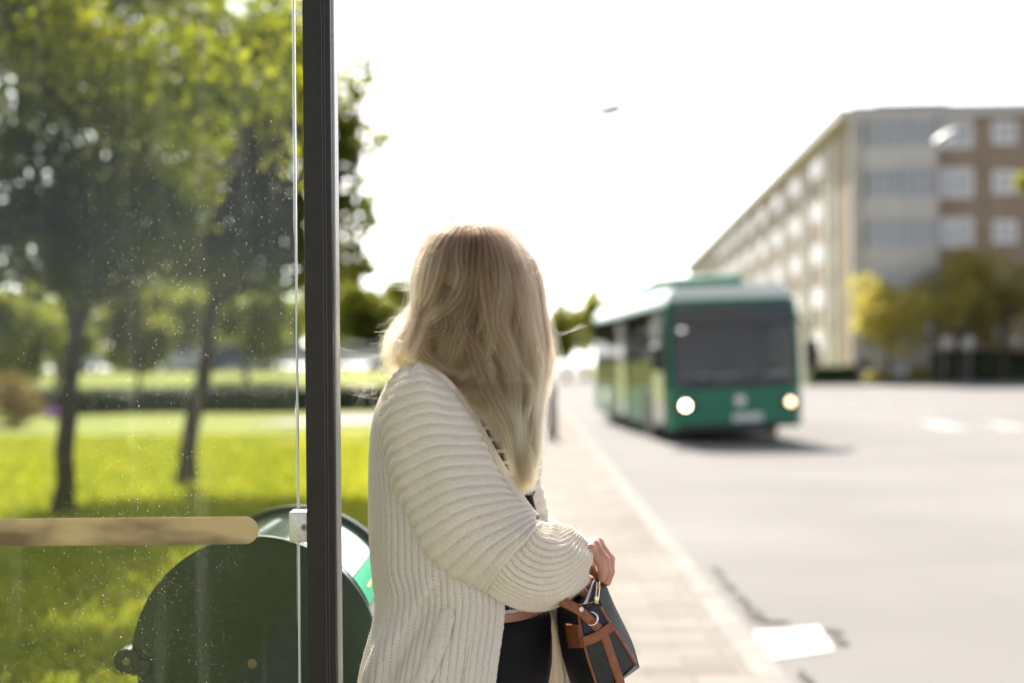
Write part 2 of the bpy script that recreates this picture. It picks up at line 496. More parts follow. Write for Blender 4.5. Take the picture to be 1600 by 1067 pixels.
cl2 += [(*W(330, 330, 18), 1.1, 1.0, .7, .3), (*W(400, 345, 18), .9, .9, .6, .25), (*W(250, 330, 17.4), 1.0, .9, .6, .3), (*W(455, 300, 18), .7, .9, .8, .25), (*W(545, 340, 18), .4, .5, .35, .06), (*W(560, 225, 18), .4, .4, .3, .035), (*W(535, 300, 18), .3, .4, .5, .05), (*W(540, 165, 18), .3, .4, .4, .03), (*W(562, 120, 18), .22, .3, .3, .012), (*W(530, 230, 18), .35, .4, .5, .05), (*W(560, 420, 18), .25, .3, .15, .012), (*W(420, 420, 17.6), 1.0, .9, .35, .25), (*W(545, 410, 18), .3, .4, .3, .05), (*W(300, 400, 17.8), .9, .8, .4, .25)]
t2 = tree('park_tree', b2, 'leaning lawn tree seen either side of the dark shelter post', 'trees on the shelter lawn', tt2, .115,
     [W(420, 330, 18), W(300, 300, 18.2), W(480, 250, 17.6), W(360, 180, 18.4), W(570, 170, 18), W(585, 330, 18), W(595, 70, 18.1)], cl2, 27000, .11, M['leaf_dark'], 22,
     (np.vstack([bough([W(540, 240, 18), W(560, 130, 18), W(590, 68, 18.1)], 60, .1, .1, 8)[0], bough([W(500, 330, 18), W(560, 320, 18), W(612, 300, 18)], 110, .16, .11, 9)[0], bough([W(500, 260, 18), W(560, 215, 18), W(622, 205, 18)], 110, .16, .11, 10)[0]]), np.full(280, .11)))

# --- background trees
def bg_tree(base, h, w, label, group, lm, seed, n=4200, ls=.26, trunk_h=None, name='tree'):
    g = np.random.default_rng(seed)
    th = trunk_h if trunk_h is not None else h * .16
    cz = th * .75 + (h - th * .75) / 2
    c = (base[0], base[1], base[2] + cz)
    cl = random_clumps(c, (w / 2, w / 2, (h - th * .75) / 2), 15, g, (0.2, 0.48))
    bb = Vector(base)
    return tree(name, bb, label, group, bb + Vector((g.normal() * .1, 0, th)), .02 * h + .04,
                [Vector(c) + Vector((g.normal() * w * .2, g.normal() * w * .2, (h - th) * .2 * k)) for k in (-.5, .3, 1)], cl, n, ls, lm, seed + 500)

def gx_at(px, d, z=0.0): 
    dx, dy = unroll(px, HY); return Vector((dx * d / FPX, d, z))
GL = 'trees beyond the lawn'
spec_bg = [  # px, depth, height, width, material, label
    (20, 52, 4.4, 5.0, 'leaf_mid', 'broad light green tree at the left edge beyond the lawn'),
    (85, 60, 4.4, 3.6, 'leaf_mid', 'light green tree directly behind the nearer forked lawn tree'),
    (215, 60, 4.3, 3.2, 'leaf_mid', 'bright green tree between the two lawn trunks, behind the car park'),
    (262, 86, 6.0, 5.0, 'leaf_mid', 'taller pale tree between the two lawn trunks, far back'),
    (385, 66, 4.6, 4.0, 'leaf_mid', 'round light green tree just right of the leaning trunk'),
    (440, 84, 4.4, 4.6, 'leaf_mid', 'pale tree by the glass edge behind the parked cars'),
    (505, 95, 6.2, 5.2, 'leaf_mid', 'green tree hidden partly behind the shelter post'),
    (580, 92, 5.6, 4.6, 'leaf_dark', 'dark green tree right of the post beyond the parked cars'),
    (628, 100, 7.4, 5.0, 'leaf_dark', 'tallest far tree, just left of the blonde hair'),
    (150, 100, 7.0, 8.0, 'leaf_mid', 'broad far tree left between the trunks, behind the silver car'),
    (325, 105, 6.4, 7.0, 'leaf_mid', 'far tree directly behind the leaning trunk'),
    (540, 108, 6.0, 7.0, 'leaf_mid', 'far pale tree just right of the shelter post'),
    (672, 110, 7.0, 6.0, 'leaf_dark', 'far tree whose crown is mostly behind the woman'),
]
for k, (px, d, h, w, lm, lab) in enumerate(spec_bg):
    b_ = gx_at(px, d, 0); b_.z = bankz(b_.x, b_.y)
    bg_tree(b_, h * 1.1, w * 1.15, lab, GL, M[lm], 40 + k, 4600, .24 + d * .0008)
spec_rd = [
    (758, 128, 6.5, 6, 'leaf_mid', 'far roadside tree straight behind the woman'),
    (835, 140, 6.0, 6, 'leaf_mid', 'far roadside tree behind the hair ends, beside the dark post'),
    (885, 120, 7.2, 5.0, 'leaf_mid', 'pale green tree left of the bus, shorter of the two'),
    (915, 132, 9.6, 5.4, 'leaf_mid', 'tall green tree at the rear left corner of the bus'),
    (960, 150, 7.0, 6, 'leaf_mid', 'far tree hidden mostly behind the bus'),
]
for k, (px, d, h, w, lm, lab) in enumerate(spec_rd):
    bg_tree(gx_at(px, d, -.04), h, w, lab, 'trees at the end of the road', M[lm], 70 + k, 4600, .34)
GV = 'trees in front of the apartment block'
bg_tree(gx_at(1388, 91, -.04), 8.3, 7.6, 'left rounded yellow green street tree before the apartment block', GV, M['leaf_yellow'], 90, 3600, .3, 2.6)
bg_tree(gx_at(1500, 90, -.04), 9.2, 6.6, 'middle and tallest yellow green street tree before the apartment block', GV, M['leaf_yellow'], 91, 3200, .3, 2.8)
bg_tree(gx_at(1568, 91, -.04), 8.6, 7.0, 'right yellow green street tree at the edge of the frame', GV, M['leaf_yellow'], 92, 3400, .3, 2.8)
# tall tree standing just out of frame: only the end of a low bough shows
bt = gx_at(1690, 44, -.06)
tree('street_tree', bt, 'bright leaf cluster of a tree reaching in at the right edge', None, bt + Vector((0, 0, 4.2)), .14,
     [W(1610, 290, 44), bt + Vector((1.5, 0, 8)), bt + Vector((.5, .6, 9))],
     random_clumps((bt.x + .8, 44, 7.6), (1.7, 1.8, 2.2), 14, np.random.default_rng(5), (.25, .4)) + [(*W(1603, 286, 44), .35, .35, .3, .14)], 2600, .18, M['leaf_mid'], 95)

# --- hedges and shrubs
def box_hedge(name, p0, p1, w, h, label, cat, n, ls, lm, seed, group=None):
    g = np.random.default_rng(seed)
    p0, p1 = Vector(p0), Vector(p1)
    ax = (p1 - p0).normalized(); sd = Vector((-ax.y, ax.x, 0))
    L = (p1 - p0).length
    t = empty(name, p0.lerp(p1, .5), label, cat, group)
    off = p0.lerp(p1, .5)
    rows = []
    # inner mass with a bumpy outline
    prof = [(-.5, 0), (-.52, .35), (-.46, .8), (-.3, .97), (0, 1.0), (.3, .97), (.46, .8), (.52, .35), (.5, 0)]
    m = max(12, int(L / .5))
    for i in range(m + 1):
        q = p0.lerp(p1, i / m)
        k = 1 + .08 * g.normal()
        rows.append([q + sd * (a * w * .9 * (1 + .06 * g.normal())) + Vector((0, 0, b * h * .93 * k)) for a, b in prof])
    mb = MB(); mb.sheet(rows)
    mb.add(rows[0], [tuple(range(9))]); mb.add(rows[-1], [tuple(range(9))])
    mb.build('stem_mass', M['hedge'], t, off=off)
    u = g.random(n); v = g.random(n) * 8
    i = np.minimum(v.astype(int), 7); f = v - i
    pr = np.array(prof); pp = pr[i] * (1 - f)[:, None] + pr[i + 1] * f[:, None]
    C = np.array(p0)[None] + np.array(ax)[None] * (u * L)[:, None] + np.array(sd)[None] * (pp[:, 0] * w)[:, None]
    C[:, 2] += pp[:, 1] * h
    C += g.normal(size=C.shape) * .05
    V, F = leaf_faces(C, ls * (.6 + .8 * g.random(n)), g)
    np_mesh('foliage', V, F, lm, t, smooth=False, off=off)
    return t
def shrub(name, base, w, h, label, lm, seed, n=1500, ls=.09, cat='shrub', group=None):
    g = np.random.default_rng(seed)
    base = Vector(base)
    t = empty(name, base, label, cat, group)
    mb = MB()
    for k in range(9):
        a = g.random() * 6.28
        limb(mb, base + Vector((math.cos(a) * .05, math.sin(a) * .05, -.03)), base + Vector((math.cos(a) * w * .3, math.sin(a) * w * .3, h * .7)), .02, .006, g, 5)
    mb.build('stem', M['bark'], t, off=base)
    C = crown_points(n, random_clumps((base.x, base.y, base.z + h * .52), (w / 2, w / 2, h / 2), 14, g, (.35, .55)), g)
    C[:, 2] = np.maximum(C[:, 2], base.z + .02)
    V, F = leaf_faces(C, ls * (.6 + .8 * g.random(n)), g)
    np_mesh('foliage', V, F, lm, t, smooth=False, off=base)
    return t
box_hedge('hedge', (-15.2, 45, 0), (-4.0, 46.2, 0), .9, .78, 'low dark clipped hedge across the back of the lawn', 'hedge', 9000, .09, M['hedge'], 3)
shrub('shrub', G(22, 667), 1.9, 1.45, 'rusty orange rounded shrub at the left edge of the lawn', M['leaf_rust'], 4, 2600)
shrub('flower_clump', G(84, 655), .7, .3, 'purple flowers beside the rusty shrub', M['purple'], 5, 500, .06, 'flowers')
shrub('shrub', G(410, 640), .9, .7, 'pale green shrub in front of the dark hedge, left of the glass edge', M['leaf_mid'], 6, 900)
box_hedge('hedge', gx_at(1462, 91.5, -.04), gx_at(1640, 94.5, -.04), 1.2, 2.0, 'dark hedge under the street trees at the right', 'hedge', 6000, .2, M['hedge'], 8)
box_hedge('hedge', gx_at(1262, 93, -.04), gx_at(1338, 93, -.04), 1.2, 1.1, 'low grey green hedge at the foot of the block, beside the bus', 'hedge', 2500, .2, M['hedge'], 9)
for k, (px, lab) in enumerate([(1372, 'pale yellow shrub under the left street tree, nearer the bus'), (1436, 'pale yellow shrub left of the dark hedge, below the parked cars')]):
    shrub('shrub', gx_at(px, 91, -.04), 2.0, 1.0, lab, M['leaf_yellow'], 30 + k, 1200, .16, group='shrubs on the verge')

# ------------------------------------------------------------------ apartment block
M['brick'] = mat('brown_brick', (0.25, 0.19, 0.135), 0.85, (0.31, 0.24, 0.175), 1.2, 8, .3, 20)
M['conc'] = mat('pale_concrete', (0.46, 0.44, 0.42), 0.75, (0.54, 0.515, 0.49), .8, 5)
M['wframe'] = mat('white_frame', (0.72, 0.72, 0.73), 0.5)
M['wglass'] = mat('window_glass', (0.26, 0.27, 0.29), 0.15, (0.52, 0.52, 0.52), .25, 2, spec=.8)
M['bglass'] = mat('balcony_glass', (0.20, 0.215, 0.235), 0.15, (0.28, 0.295, 0.31), .3, 3, spec=.6)
M['roofing'] = mat('dark_roofing', (0.06, 0.06, 0.065), 0.7, (0.09, 0.09, 0.09), 2)
M['black_metal'] = mat('black_metal', (0.010, 0.011, 0.012), 0.7, spec=.15)
M['dark_metal'] = mat('dark_metal', (0.035, 0.035, 0.037), 0.45, metal=.0)
A = Vector((22.7, 95, 0)); B = Vector((31.2, 251, 0))
ax = (B - A).normalized(); nx_ = Vector((ax.y, -ax.x, 0))         # nx_: towards +X, along the gable
LB = (B - A).length; WB = 26.0; HB = 17.6
blk = empty('apartment_block', A, 'long brown brick apartment block with pale balconies and white windows', 'building')
def P3(u, v, z):           # u along the facade, v along the gable, z up -> local to A
    return ax * u + nx_ * v + Vector((0, 0, z))
def obox(mb, u0, u1, v0, v1, z0, z1):
    V = [P3(u, v, z) for z in (z0, z1) for u, v in ((u0, v0), (u1, v0), (u1, v1), (u0, v1))]
    mb.add(V, [(3, 2, 1, 0), (4, 5, 6, 7), (0, 1, 5, 4), (1, 2, 6, 5), (2, 3, 7, 6), (3, 0, 4, 7)])
    return mb
obox(MB(), 0, LB, 0, WB, -.3, HB).build('wall', M['brick'], blk, smooth=False)
mb = obox(MB(), -.6, LB + .6, -.8, WB + .8, HB + .004, HB + .62); 
mb.build('cornice', M['conc'], blk, smooth=False)
mb = obox(MB(), -.2, LB, .2, WB - .5, HB + .63, HB + .85)
mb.build('roof', M['roofing'], blk, smooth=False)
obox(MB(), 2, 12, 2.2, 7.0, HB + .85, HB + 1.35).build('roof_housing', M['roofing'], blk, smooth=False)
obox(MB(), -.06, LB + .05, -.06, WB, -.3, 1.1).build('plinth', M['conc'], blk, smooth=False)
FH = 3.3
floors = [1.6 + FH * k for k in range(5)]
def window(u, v, z, w, h, face):
    """face 'f' long facade (looking -nx_), 'g' gable (looking -ax); frame with its pane as a child"""
    mb = MB(); t = .13 if face == 'f' else .2
    if face == 'f':
        obox(mb, u, u + w, -.045, .0, z, z + t); obox(mb, u, u + w, -.045, 0, z + h - t, z + h)
        obox(mb, u, u + t, -.045, 0, z + t, z + h - t); obox(mb, u + w - t, u + w, -.045, 0, z + t, z + h - t); obox(mb, u + w * .5 - .06, u + w * .5 + .06, -.04, 0, z + t, z + h - t)
    else:
        obox(mb, -.08, 0, v, v + w, z, z + t); obox(mb, -.08, 0, v, v + w, z + h - t, z + h)
        obox(mb, -.08, 0, v, v + t, z + t, z + h - t); obox(mb, -.08, 0, v + w - t, v + w, z + t, z + h - t); obox(mb, -.075, 0, v + w * .5 - .06, v + w * .5 + .06, z + t, z + h - t)
    return mb
wproto = None
def put_window(du, dv, dz, face, key, protos={}):
    if key not in protos:
        u, v, w, h, f = {'f': (0, 0, 1.7, 1.6, 'f'), 'g': (0, 0, 2.2, 1.95, 'g'), 's': (0, 0, 1.55, 1.55, 'g')}[key]
        fr = window(0, 0, 0, w, h, f).build('window', M['wframe'], blk, smooth=False)
        mb = MB()
        if f == 'f': obox(mb, .135, w - .135, -.03, -.004, .135, h - .135)
        else: obox(mb, -.03, -.004, .2, w - .2, .2, h - .2)
        mb.build('pane', M['bglass'] if f == 'f' else M['wglass'], fr, smooth=False)
        protos[key] = fr; o = fr
    else:
        o = copy_tree(protos[key], blk)
    o.location = P3(du, dv, dz)
# long facade: bays of two window columns and a pair of pale balcony stacks
bays = [5 + 11.6 * k for k in range(13)]
nwin = 0
strip = MB()
for bi, u0 in enumerate(bays):
    for du in (0.6, 4.0):
        st = MB(); 
        if u0 + du + 2.2 < LB:
            obox(st, u0 + du, u0 + du + 1.5, -.12, -.004, .0, HB - .5)
            for z in floors:
                obox(st, u0 + du - .05, u0 + du + 1.55, -.16, -.123, z - .9, z + .1)
            st.build('balcony_stack', M['conc'], blk, smooth=False)
    for du in (7.0, 9.6):
        for z in floors:
            if u0 + du + 2 < LB and nwin < 84:
                put_window(u0 + du, 0, z + .6, 'f', 'f'); nwin += 1
# gable: pale pilaster, glazed balconies, two window columns
obox(MB(), -.5, -.004, -.05, .8, 0, HB - .01).build('pilaster', M['conc'], blk, smooth=False)
for z in floors:
    b = MB(); obox(b, -1.3, -.004, .81, 5.45, z - .55, z + .75); obox(b, -1.3, -.004, .81, 5.45, z + FH - .78, z + FH - .56)
    bb = b.build('balcony', M['conc'], blk, smooth=False)
    p = MB(); obox(p, -1.2, -.01, .9, 5.38, z + .76, z + FH - .79); p.build('glazing', M['bglass'], bb, smooth=False)
    p = MB()
    for k in range(7): obox(p, -1.25, -1.2, 0.87 + k * .74, 0.94 + k * .74, z + .757, z + FH - .787)
    p.build('glazing_bar', M['wframe'], bb, smooth=False)
    put_window(0, 5.85, z + .75, 'g', 'g'); put_window(0, 9.35, z + .95, 'g', 's')
    if nwin < 100: put_window(0, 14.0, z + .75, 'g', 'g')

# pale house far behind the lawn trees
M['render'] = mat('pale_render', (0.50, 0.52, 0.56), .8)
h0 = gx_at(345, 128, 1.15)
hs = empty('house', h0, 'pale blue grey house far behind the leaning lawn tree', 'building')
mb = MB(); mb.box((0, 0, 3.6), (9, 7, 7.4)); mb.build('wall', M['render'], hs, smooth=False)
mb = MB(); mb.add([(-4.8, -3.9, 7.3), (4.8, -3.9, 7.3), (4.8, 3.9, 7.3), (-4.8, 3.9, 7.3), (-4.8, 0, 9.6), (4.8, 0, 9.6)], [(0, 1, 5, 4), (3, 4, 5, 2), (0, 4, 3), (1, 2, 5), (0, 3, 2, 1)])
mb.build('roof', M['roofing'], hs, smooth=False)
for x in (-2.6, 0, 2.6):
    for z in (1.6, 4.8):
        mb = MB(); mb.box((x, -3.52, z + .6), (1.3, .08, 1.4)); mb.build('window', M['wglass'], hs, smooth=False)

# ------------------------------------------------------------------ parked cars
M['car_white'] = mat('white_car_paint', (0.62, 0.63, 0.64), .25, coat=.6)
M['car_silver'] = mat('silver_car_paint', (0.42, 0.43, 0.46), .25, coat=.6, metal=.3)
M['car_blue'] = mat('dark_blue_car_paint', (0.05, 0.07, 0.12), .25, coat=.6)
M['car_glass'] = mat('car_glass', (0.02, 0.024, 0.028), .05, spec=.9)
M['rubber'] = mat('rubber', (0.02, 0.02, 0.02), .8)
M['alloy'] = mat('alloy_rim', (0.45, 0.45, 0.46), .3, metal=.9)
M['lens'] = mat('lamp_lens', (0.75, 0.75, 0.75), .1, spec=.8)
M['red_lens'] = mat('red_lens', (0.35, 0.02, 0.02), .2)
def car(loc, rz, pm, label, group, tall=1.0):
    t = empty('parked_car', loc, label, 'car', group, rz)
    prof = [(-2.15, .35), (-2.2, .62), (-2.12, .86), (-1.75, .98), (-1.35, 1.02), (-.75, 1.42 * tall), (.35, 1.46 * tall), (1.35, 1.40 * tall), (1.95, 1.0), (2.15, .92), (2.2, .6), (2.12, .33)]
    rows = []
    for x, z in prof: rows.append((x, z))
    mb = MB()
    body = [(x, z) for x, z in rows]
    V, F = [], []
    W2 = .88
    n = len(body)
    for yy, ins in ((-W2 + .1, .0), (-W2, 0), (W2, 0), (W2 - .1, 0)):
        for x, z in body:
            k = .2 * max(0, z - .95) / .5
            V.append((x * (.985 if abs(yy) < W2 else 1), yy * (1 - k), z))
    for j in range(3):
        for i in range(n - 1): F.append((j * n + i, j * n + i + 1, (j + 1) * n + i + 1, (j + 1) * n + i))
    F = []
    # side skins, top skin
    for i in range(n - 1): F.append((n + i, n + i + 1, 2 * n + i + 1, 2 * n + i))
    F.append(tuple(range(n, 2 * n))); F.append(tuple(range(3 * n - 1, 2 * n - 1, -1))); F.append((n, 2 * n, 3 * n - 1, 2 * n - 1))
    mb.add(V, F)
    b = mb.build('body', pm, t, sharp=40)
    for s in (-1, 1):
        mb = MB(); zt = 1.36 * tall
        mb.add([(-1.2, s * (W2 + .006), 1.0), (1.65, s * (W2 + .006), 1.0), (1.25, s * (W2 * .83 + .006), zt), (-.68, s * (W2 * .83 + .006), zt)], [(0, 1, 2, 3)])
        mb.build('side_window', M['car_glass'], t, smooth=False)
    mb = MB(); mb.add([(-1.38, -.74, 1.045), (-1.38, .74, 1.045), (-.8, .66, 1.40 * tall), (-.8, -.66, 1.40 * tall)], [(0, 1, 2, 3)]); mb.build('windscreen', M['car_glass'], t, smooth=False)
    mb = MB(); mb.add([(1.96, -.74, 1.03), (1.96, .74, 1.03), (1.4, .66, 1.385 * tall), (1.4, -.66, 1.385 * tall)], [(0, 1, 2, 3)]); mb.build('rear_window', M['car_glass'], t, smooth=False)
    for x in (-1.35, 1.35):
        for s in (-1, 1):
            mb = MB(); mb.cyl((x, s * .70, .32), (x, s * .90, .32), .32, n=20); w = mb.build('wheel', M['rubber'], t)
            mb = MB(); mb.cyl((x, s * .895, .32), (x, s * .91, .32), .2, n=16); mb.build('rim', M['alloy'], w)
    for s in (-1, 1):
        mb = MB(); mb.box((-2.17, s * .62, .7), (.06, .36, .14), bev=.02); mb.build('headlight', M['lens'], t)
        mb = MB(); mb.box((2.17, s * .66, .75), (.06, .26, .16), bev=.02); mb.build('tail_light', M['red_lens'], t)
    return t
GC = 'cars parked beyond the lawn'
for px, d, pm, lab, rz in [(165, 80, 'car_silver', 'silver parked car between the two lawn trunks', .1), (62, 79, 'car_white', 'white parked car just left of the forked trunk', .2),
                           (268, 82, 'car_white', 'white parked car left of the leaning trunk', 0), (372, 83, 'car_blue', 'dark blue parked car right of the leaning trunk', 0),
                           (455, 80, 'car_white', 'white parked car at the glass edge', .1), (556, 79, 'car_white', 'white parked car right of the shelter post', .15), (600, 88, 'car_silver', 'silver parked car beside the woman\'s back', 0)]:
    car(gx_at(px, d, 1.2 if px < 600 else .05), rz, M[pm], lab, GC)
car(gx_at(1366, 94.5, -.03), .04, M['car_silver'], 'silver parked car below the left street tree', 'cars parked by the block', 1.25)
car(gx_at(1430, 95.0, -.03), .04, M['car_white'], 'white parked car beside the blue square sign', 'cars parked by the block', 1.25)

# ------------------------------------------------------------------ signs, posts and hanging lamps
M['sign_blue'] = mat('sign_blue', (0.06, 0.16, 0.42), .4)
M['galv'] = mat('galvanised', (0.35, 0.36, 0.37), .5, metal=.6)
b = gx_at(1450, 90.6, -.03)
t = empty('crossing_sign', b, 'square blue road sign on a grey pole between the street trees', 'sign')
mb = MB(); mb.cyl((0, 0, 0), (0, 0, 4.1), .05); mb.build('pole', M['galv'], t)
mb = MB(); mb.box((0, -.07, 3.6), (.85, .04, .85), bev=.015); pl = mb.build('plate', M['sign_blue'], t)
mb = MB(); mb.add([(-.32, -.095, 3.3), (.32, -.095, 3.3), (0, -.095, 3.9)], [(0, 1, 2)]); mb.build('white_triangle', M['wframe'], pl, smooth=False)
b = gx_at(1495, 90.2, -.03)
t = empty('notice_board', b, 'low white notice board on two legs before the dark hedge', 'sign')
mb = MB(); mb.box((0, 0, 2.6), (2.0, .08, .75), bev=.02); mb.build('board', M['conc'], t)
for s in (-.8, .8):
    mb = MB(); mb.cyl((s, 0.06, 0), (s, .06, 2.3), .05); mb.build('leg', M['galv'], t)
b = G(862, 686)
t = empty('bollard', b, 'dark slim bollard on the pavement right of the blonde hair', 'bollard')
mb = MB(); mb.cyl((0, 0, 0), (0, 0, 1.02), .10, .09, 20); mb.build('post', M['black_metal'], t)
mb = MB(); mb.cyl((0, 0, 1.021), (0, 0, 1.09), .105, .06, 20); mb.build('cap', M['dark_metal'], t)
mb = MB(); mb.cyl((0, 0, .003), (0, 0, .03), .15, .14, 20); mb.build('base', M['dark_metal'], t)

def mast(base, h, label):
    t = empty('lamp_mast', base, label, 'mast', 'masts holding the span wires')
    mb = MB(); mb.tube([(0, 0, 0), (0, 0, h * .5), (0, 0, h)], [.12, .09, .06], 12); mb.build('pole', M['galv'], t)
    return t
def lamp_on_wire(p, tilt, label, q0, q1, wl, sc=1.0, hm='galv'):
    p, q0, q1 = Vector(p), Vector(q0), Vector(q1)
    mb = MB()
    pts = []
    for k in range(25):
        s = k / 24; a = q0.lerp(p, s * 2) if s <= .5 else p.lerp(q1, s * 2 - 1)
        pts.append(a + Vector((0, 0, .1 * sc * sc + .02)))
    mb.tube(pts, .006, 6)
    w = mb.build('span_wire', M['galv']); tag(w, wl, 'wire', 'span wires over the road')
    t = empty('street_lamp', p, label, 'street lamp', 'street lamps hung over the road')
    Mx = Matrix.Rotation(tilt, 4, 'Y')
    rows = []
    mb = MB()
    bm = bmesh.new(); bmesh.ops.create_uvsphere(bm, u_segments=20, v_segments=10, radius=1)
    for q in bm.verts: q.co = Vector((q.co.x * .34 * sc, q.co.y * .13 * sc, max(q.co.z, -.25) * .1 * sc * sc))
    mb.bm(bm, (0, 0, 0), Mx); mb.build('housing', M[hm], t)
    bm = bmesh.new(); bmesh.ops.create_uvsphere(bm, u_segments=16, v_segments=8, radius=1)
    for q in bm.verts: q.co = Vector((q.co.x * .24 * sc, q.co.y * .10 * sc, (min(q.co.z, 0) * .07 - .026) * sc * sc))
    mb = MB(); mb.bm(bm, (0, 0, 0), Mx); mb.build('diffuser', M['lens'], t)
    mb = MB(); mb.cyl((0, 0, .05), (0, 0, .1 * sc * sc + .03), .02); mb.build('hanger', M['galv'], t)
la = W(953, 173, 36)
lb = W(1478, 216, 27)
m1 = Vector((-12, 37, 0)); m2 = Vector((27.5, 37, -.06)); m3 = Vector((-9.5, 26.5, 0)); m4 = Vector((23.5, 26.5, -.06))
lamp_on_wire(la, R(-9), 'hanging street lamp alone against the white sky above the bus', m1 + Vector((0, 0, la.z + .9)), m2 + Vector((0, 0, la.z + 1.0)), 'span wire carrying the lamp above the bus', 1.32, 'dark_metal')
lamp_on_wire(lb, R(-30), 'tilted hanging street lamp in front of the apartment block windows', m3 + Vector((0, 0, lb.z + .6)), m4 + Vector((0, 0, lb.z + 1.2)), 'span wire carrying the lamp in front of the apartment block')
# ------------------------------------------------------------------ bus
M['bus_green'] = mat('bus_green', (0.010, 0.16, 0.092), .42, coat=.15, spec=.35)
M['bus_roof'] = mat('bus_roof_white', (0.72, 0.76, 0.74), .3, coat=.4)
M['bus_glass'] = mat('bus_glass', (0.025, 0.03, 0.04), .06, spec=.9)
M['bus_black'] = mat('bus_black_trim', (0.02, 0.02, 0.022), .5)
M['seat'] = mat('bus_seat', (0.05, 0.07, 0.16), .8)
M['plate'] = mat('number_plate', (0.66, 0.68, 0.70), .4)
def emit_mat(name, c, s):
    m, nt, N, L, P = new_mat(name)
    P.inputs['Base Color'].default_value = (*c, 1)
    P.inputs['Emission Color'].default_value = (*c, 1); P.inputs['Emission Strength'].default_value = s
    return m
M['headlamp'] = emit_mat('lit_headlamp', (1.0, 0.86, 0.55), 9)
M['headlamp2'] = emit_mat('lit_headlamp_dim', (1.0, 0.70, 0.42), 2.6)
def pane_mat(name, tint, refl=.12, ior=1.5):
    m, nt, N, L, P = new_mat(name)
    out = N["Material Output"]
    tr = N.new('ShaderNodeBsdfTransparent'); tr.inputs[0].default_value = (*tint, 1)
    gl = N.new('ShaderNodeBsdfGlossy'); gl.inputs['Roughness'].default_value = .02; gl.inputs[0].default_value = (.2, .21, .22, 1) if ior < 1.4 else (1, 1, 1, 1)
    fr = N.new('ShaderNodeFresnel'); fr.inputs[0].default_value = ior
    ad = N.new('ShaderNodeMath'); ad.operation = 'ADD'; ad.inputs[1].default_value = refl; ad.use_clamp = True
    L.new(fr.outputs[0], ad.inputs[0])
    ms = N.new('ShaderNodeMixShader'); L.new(ad.outputs[0], ms.inputs[0]); L.new(tr.outputs[0], ms.inputs[1]); L.new(gl.outputs[0], ms.inputs[2])
    L.new(ms.outputs[0], out.inputs[0])
    return m
M['bus_side_pane'] = pane_mat('bus_side_pane', (.10, .11, .11), .015, 1.2)
M['bus_pane'] = pane_mat('bus_pane', (.50, .53, .54), .01)
BL, BW, BH = 12.0, 2.55, 2.98
# bus local frame: x across (0 = kerb side .. BW), y along (0 = front .. BL), z up
bus_loc = Vector((2.95, 26.6, ROADZ))
bus = empty('city_bus', bus_loc, 'green city bus with white roof edge and lit headlights approaching on the road', 'bus')
bus.rotation_euler = (0, -R(1.6), R(3.3))
Z0, ZW, ZT = .26, 1.02, 2.60           # skirt, window sill, window head
def ybulge(x):                          # the front leans and bulges forward
    t = (x / BW - .5) * 2
    return -.10 * (1 - t * t)
def ring(z):
    """outline of the body at height z, front corners rounded"""
    lean = .0 if z < 1.1 else .16 * (z - 1.1) / 1.6
    ins = .0 if z < 2.5 else .02 + .40 * ((z - 2.5) / .5) ** 2
    pts = []
    n = 9
    for k in range(n):
        x = .12 + (BW - .24) * k / (n - 1)
        pts.append((x + (BW / 2 - x) * ins * .5, ybulge(x) + lean + .0 + ins * .4, z))
    pts.append((BW - .02 - ins * .5, .10 + lean + ins * .3, z))
    pts.append((BW - ins * .5, .3 + lean, z))
    pts.append((BW - ins * .5, BL - .15, z)); pts.append((BW - .15 - ins * .5, BL - ins * .3, z))
    pts.append((.15 + ins * .5, BL - ins * .3, z)); pts.append((ins * .5, BL - .15, z))
    pts.append((ins * .5, .3 + lean, z)); pts.append((.02 + ins * .5, .10 + lean + ins * .3, z))
    return pts
def loft(mb, rings, cap=True):
    n = len(rings[0])
    V = [p for r in rings for p in r]
    F = [(i * n + k, i * n + (k + 1) % n, (i + 1) * n + (k + 1) % n, (i + 1) * n + k) for i in range(len(rings) - 1) for k in range(n)]
    if cap: F += [tuple(range(n - 1, -1, -1)), tuple(range((len(rings) - 1) * n, len(rings) * n))]
    return mb.add(V, F)
mb = MB(); loft(mb, [ring(z) for z in (Z0, .34, .6, .9, ZW)], False)
mb.add(ring(Z0), [tuple(range(16, -1, -1))]); mb.add([(p[0], p[1], ZW - .002) for p in ring(ZW)], [tuple(range(17))])
mb.build('body', M['bus_green'], bus)
mb = MB(); loft(mb, [ring(z) for z in (ZT, 2.66, 2.70)], False); mb.build('green_band', M['bus_green'], bus)
mb = MB(); loft(mb, [ring(z) for z in (2.702, 2.75, 2.80, 2.85, 2.90, 2.94, 2.96)]); mb.build('roof', M['bus_roof'], bus)
# roof pod
mb = MB(); mb.box((BW / 2 + .05, 5.6, 3.12), (1.8, 4.8, .42), bev=.12); mb.build('roof_pod', M['bus_green'], bus)
mb = MB(); mb.box((BW / 2, 9.8, 3.02), (1.5, 1.6, .22), bev=.08); mb.build('roof_hatch', M['bus_roof'], bus)
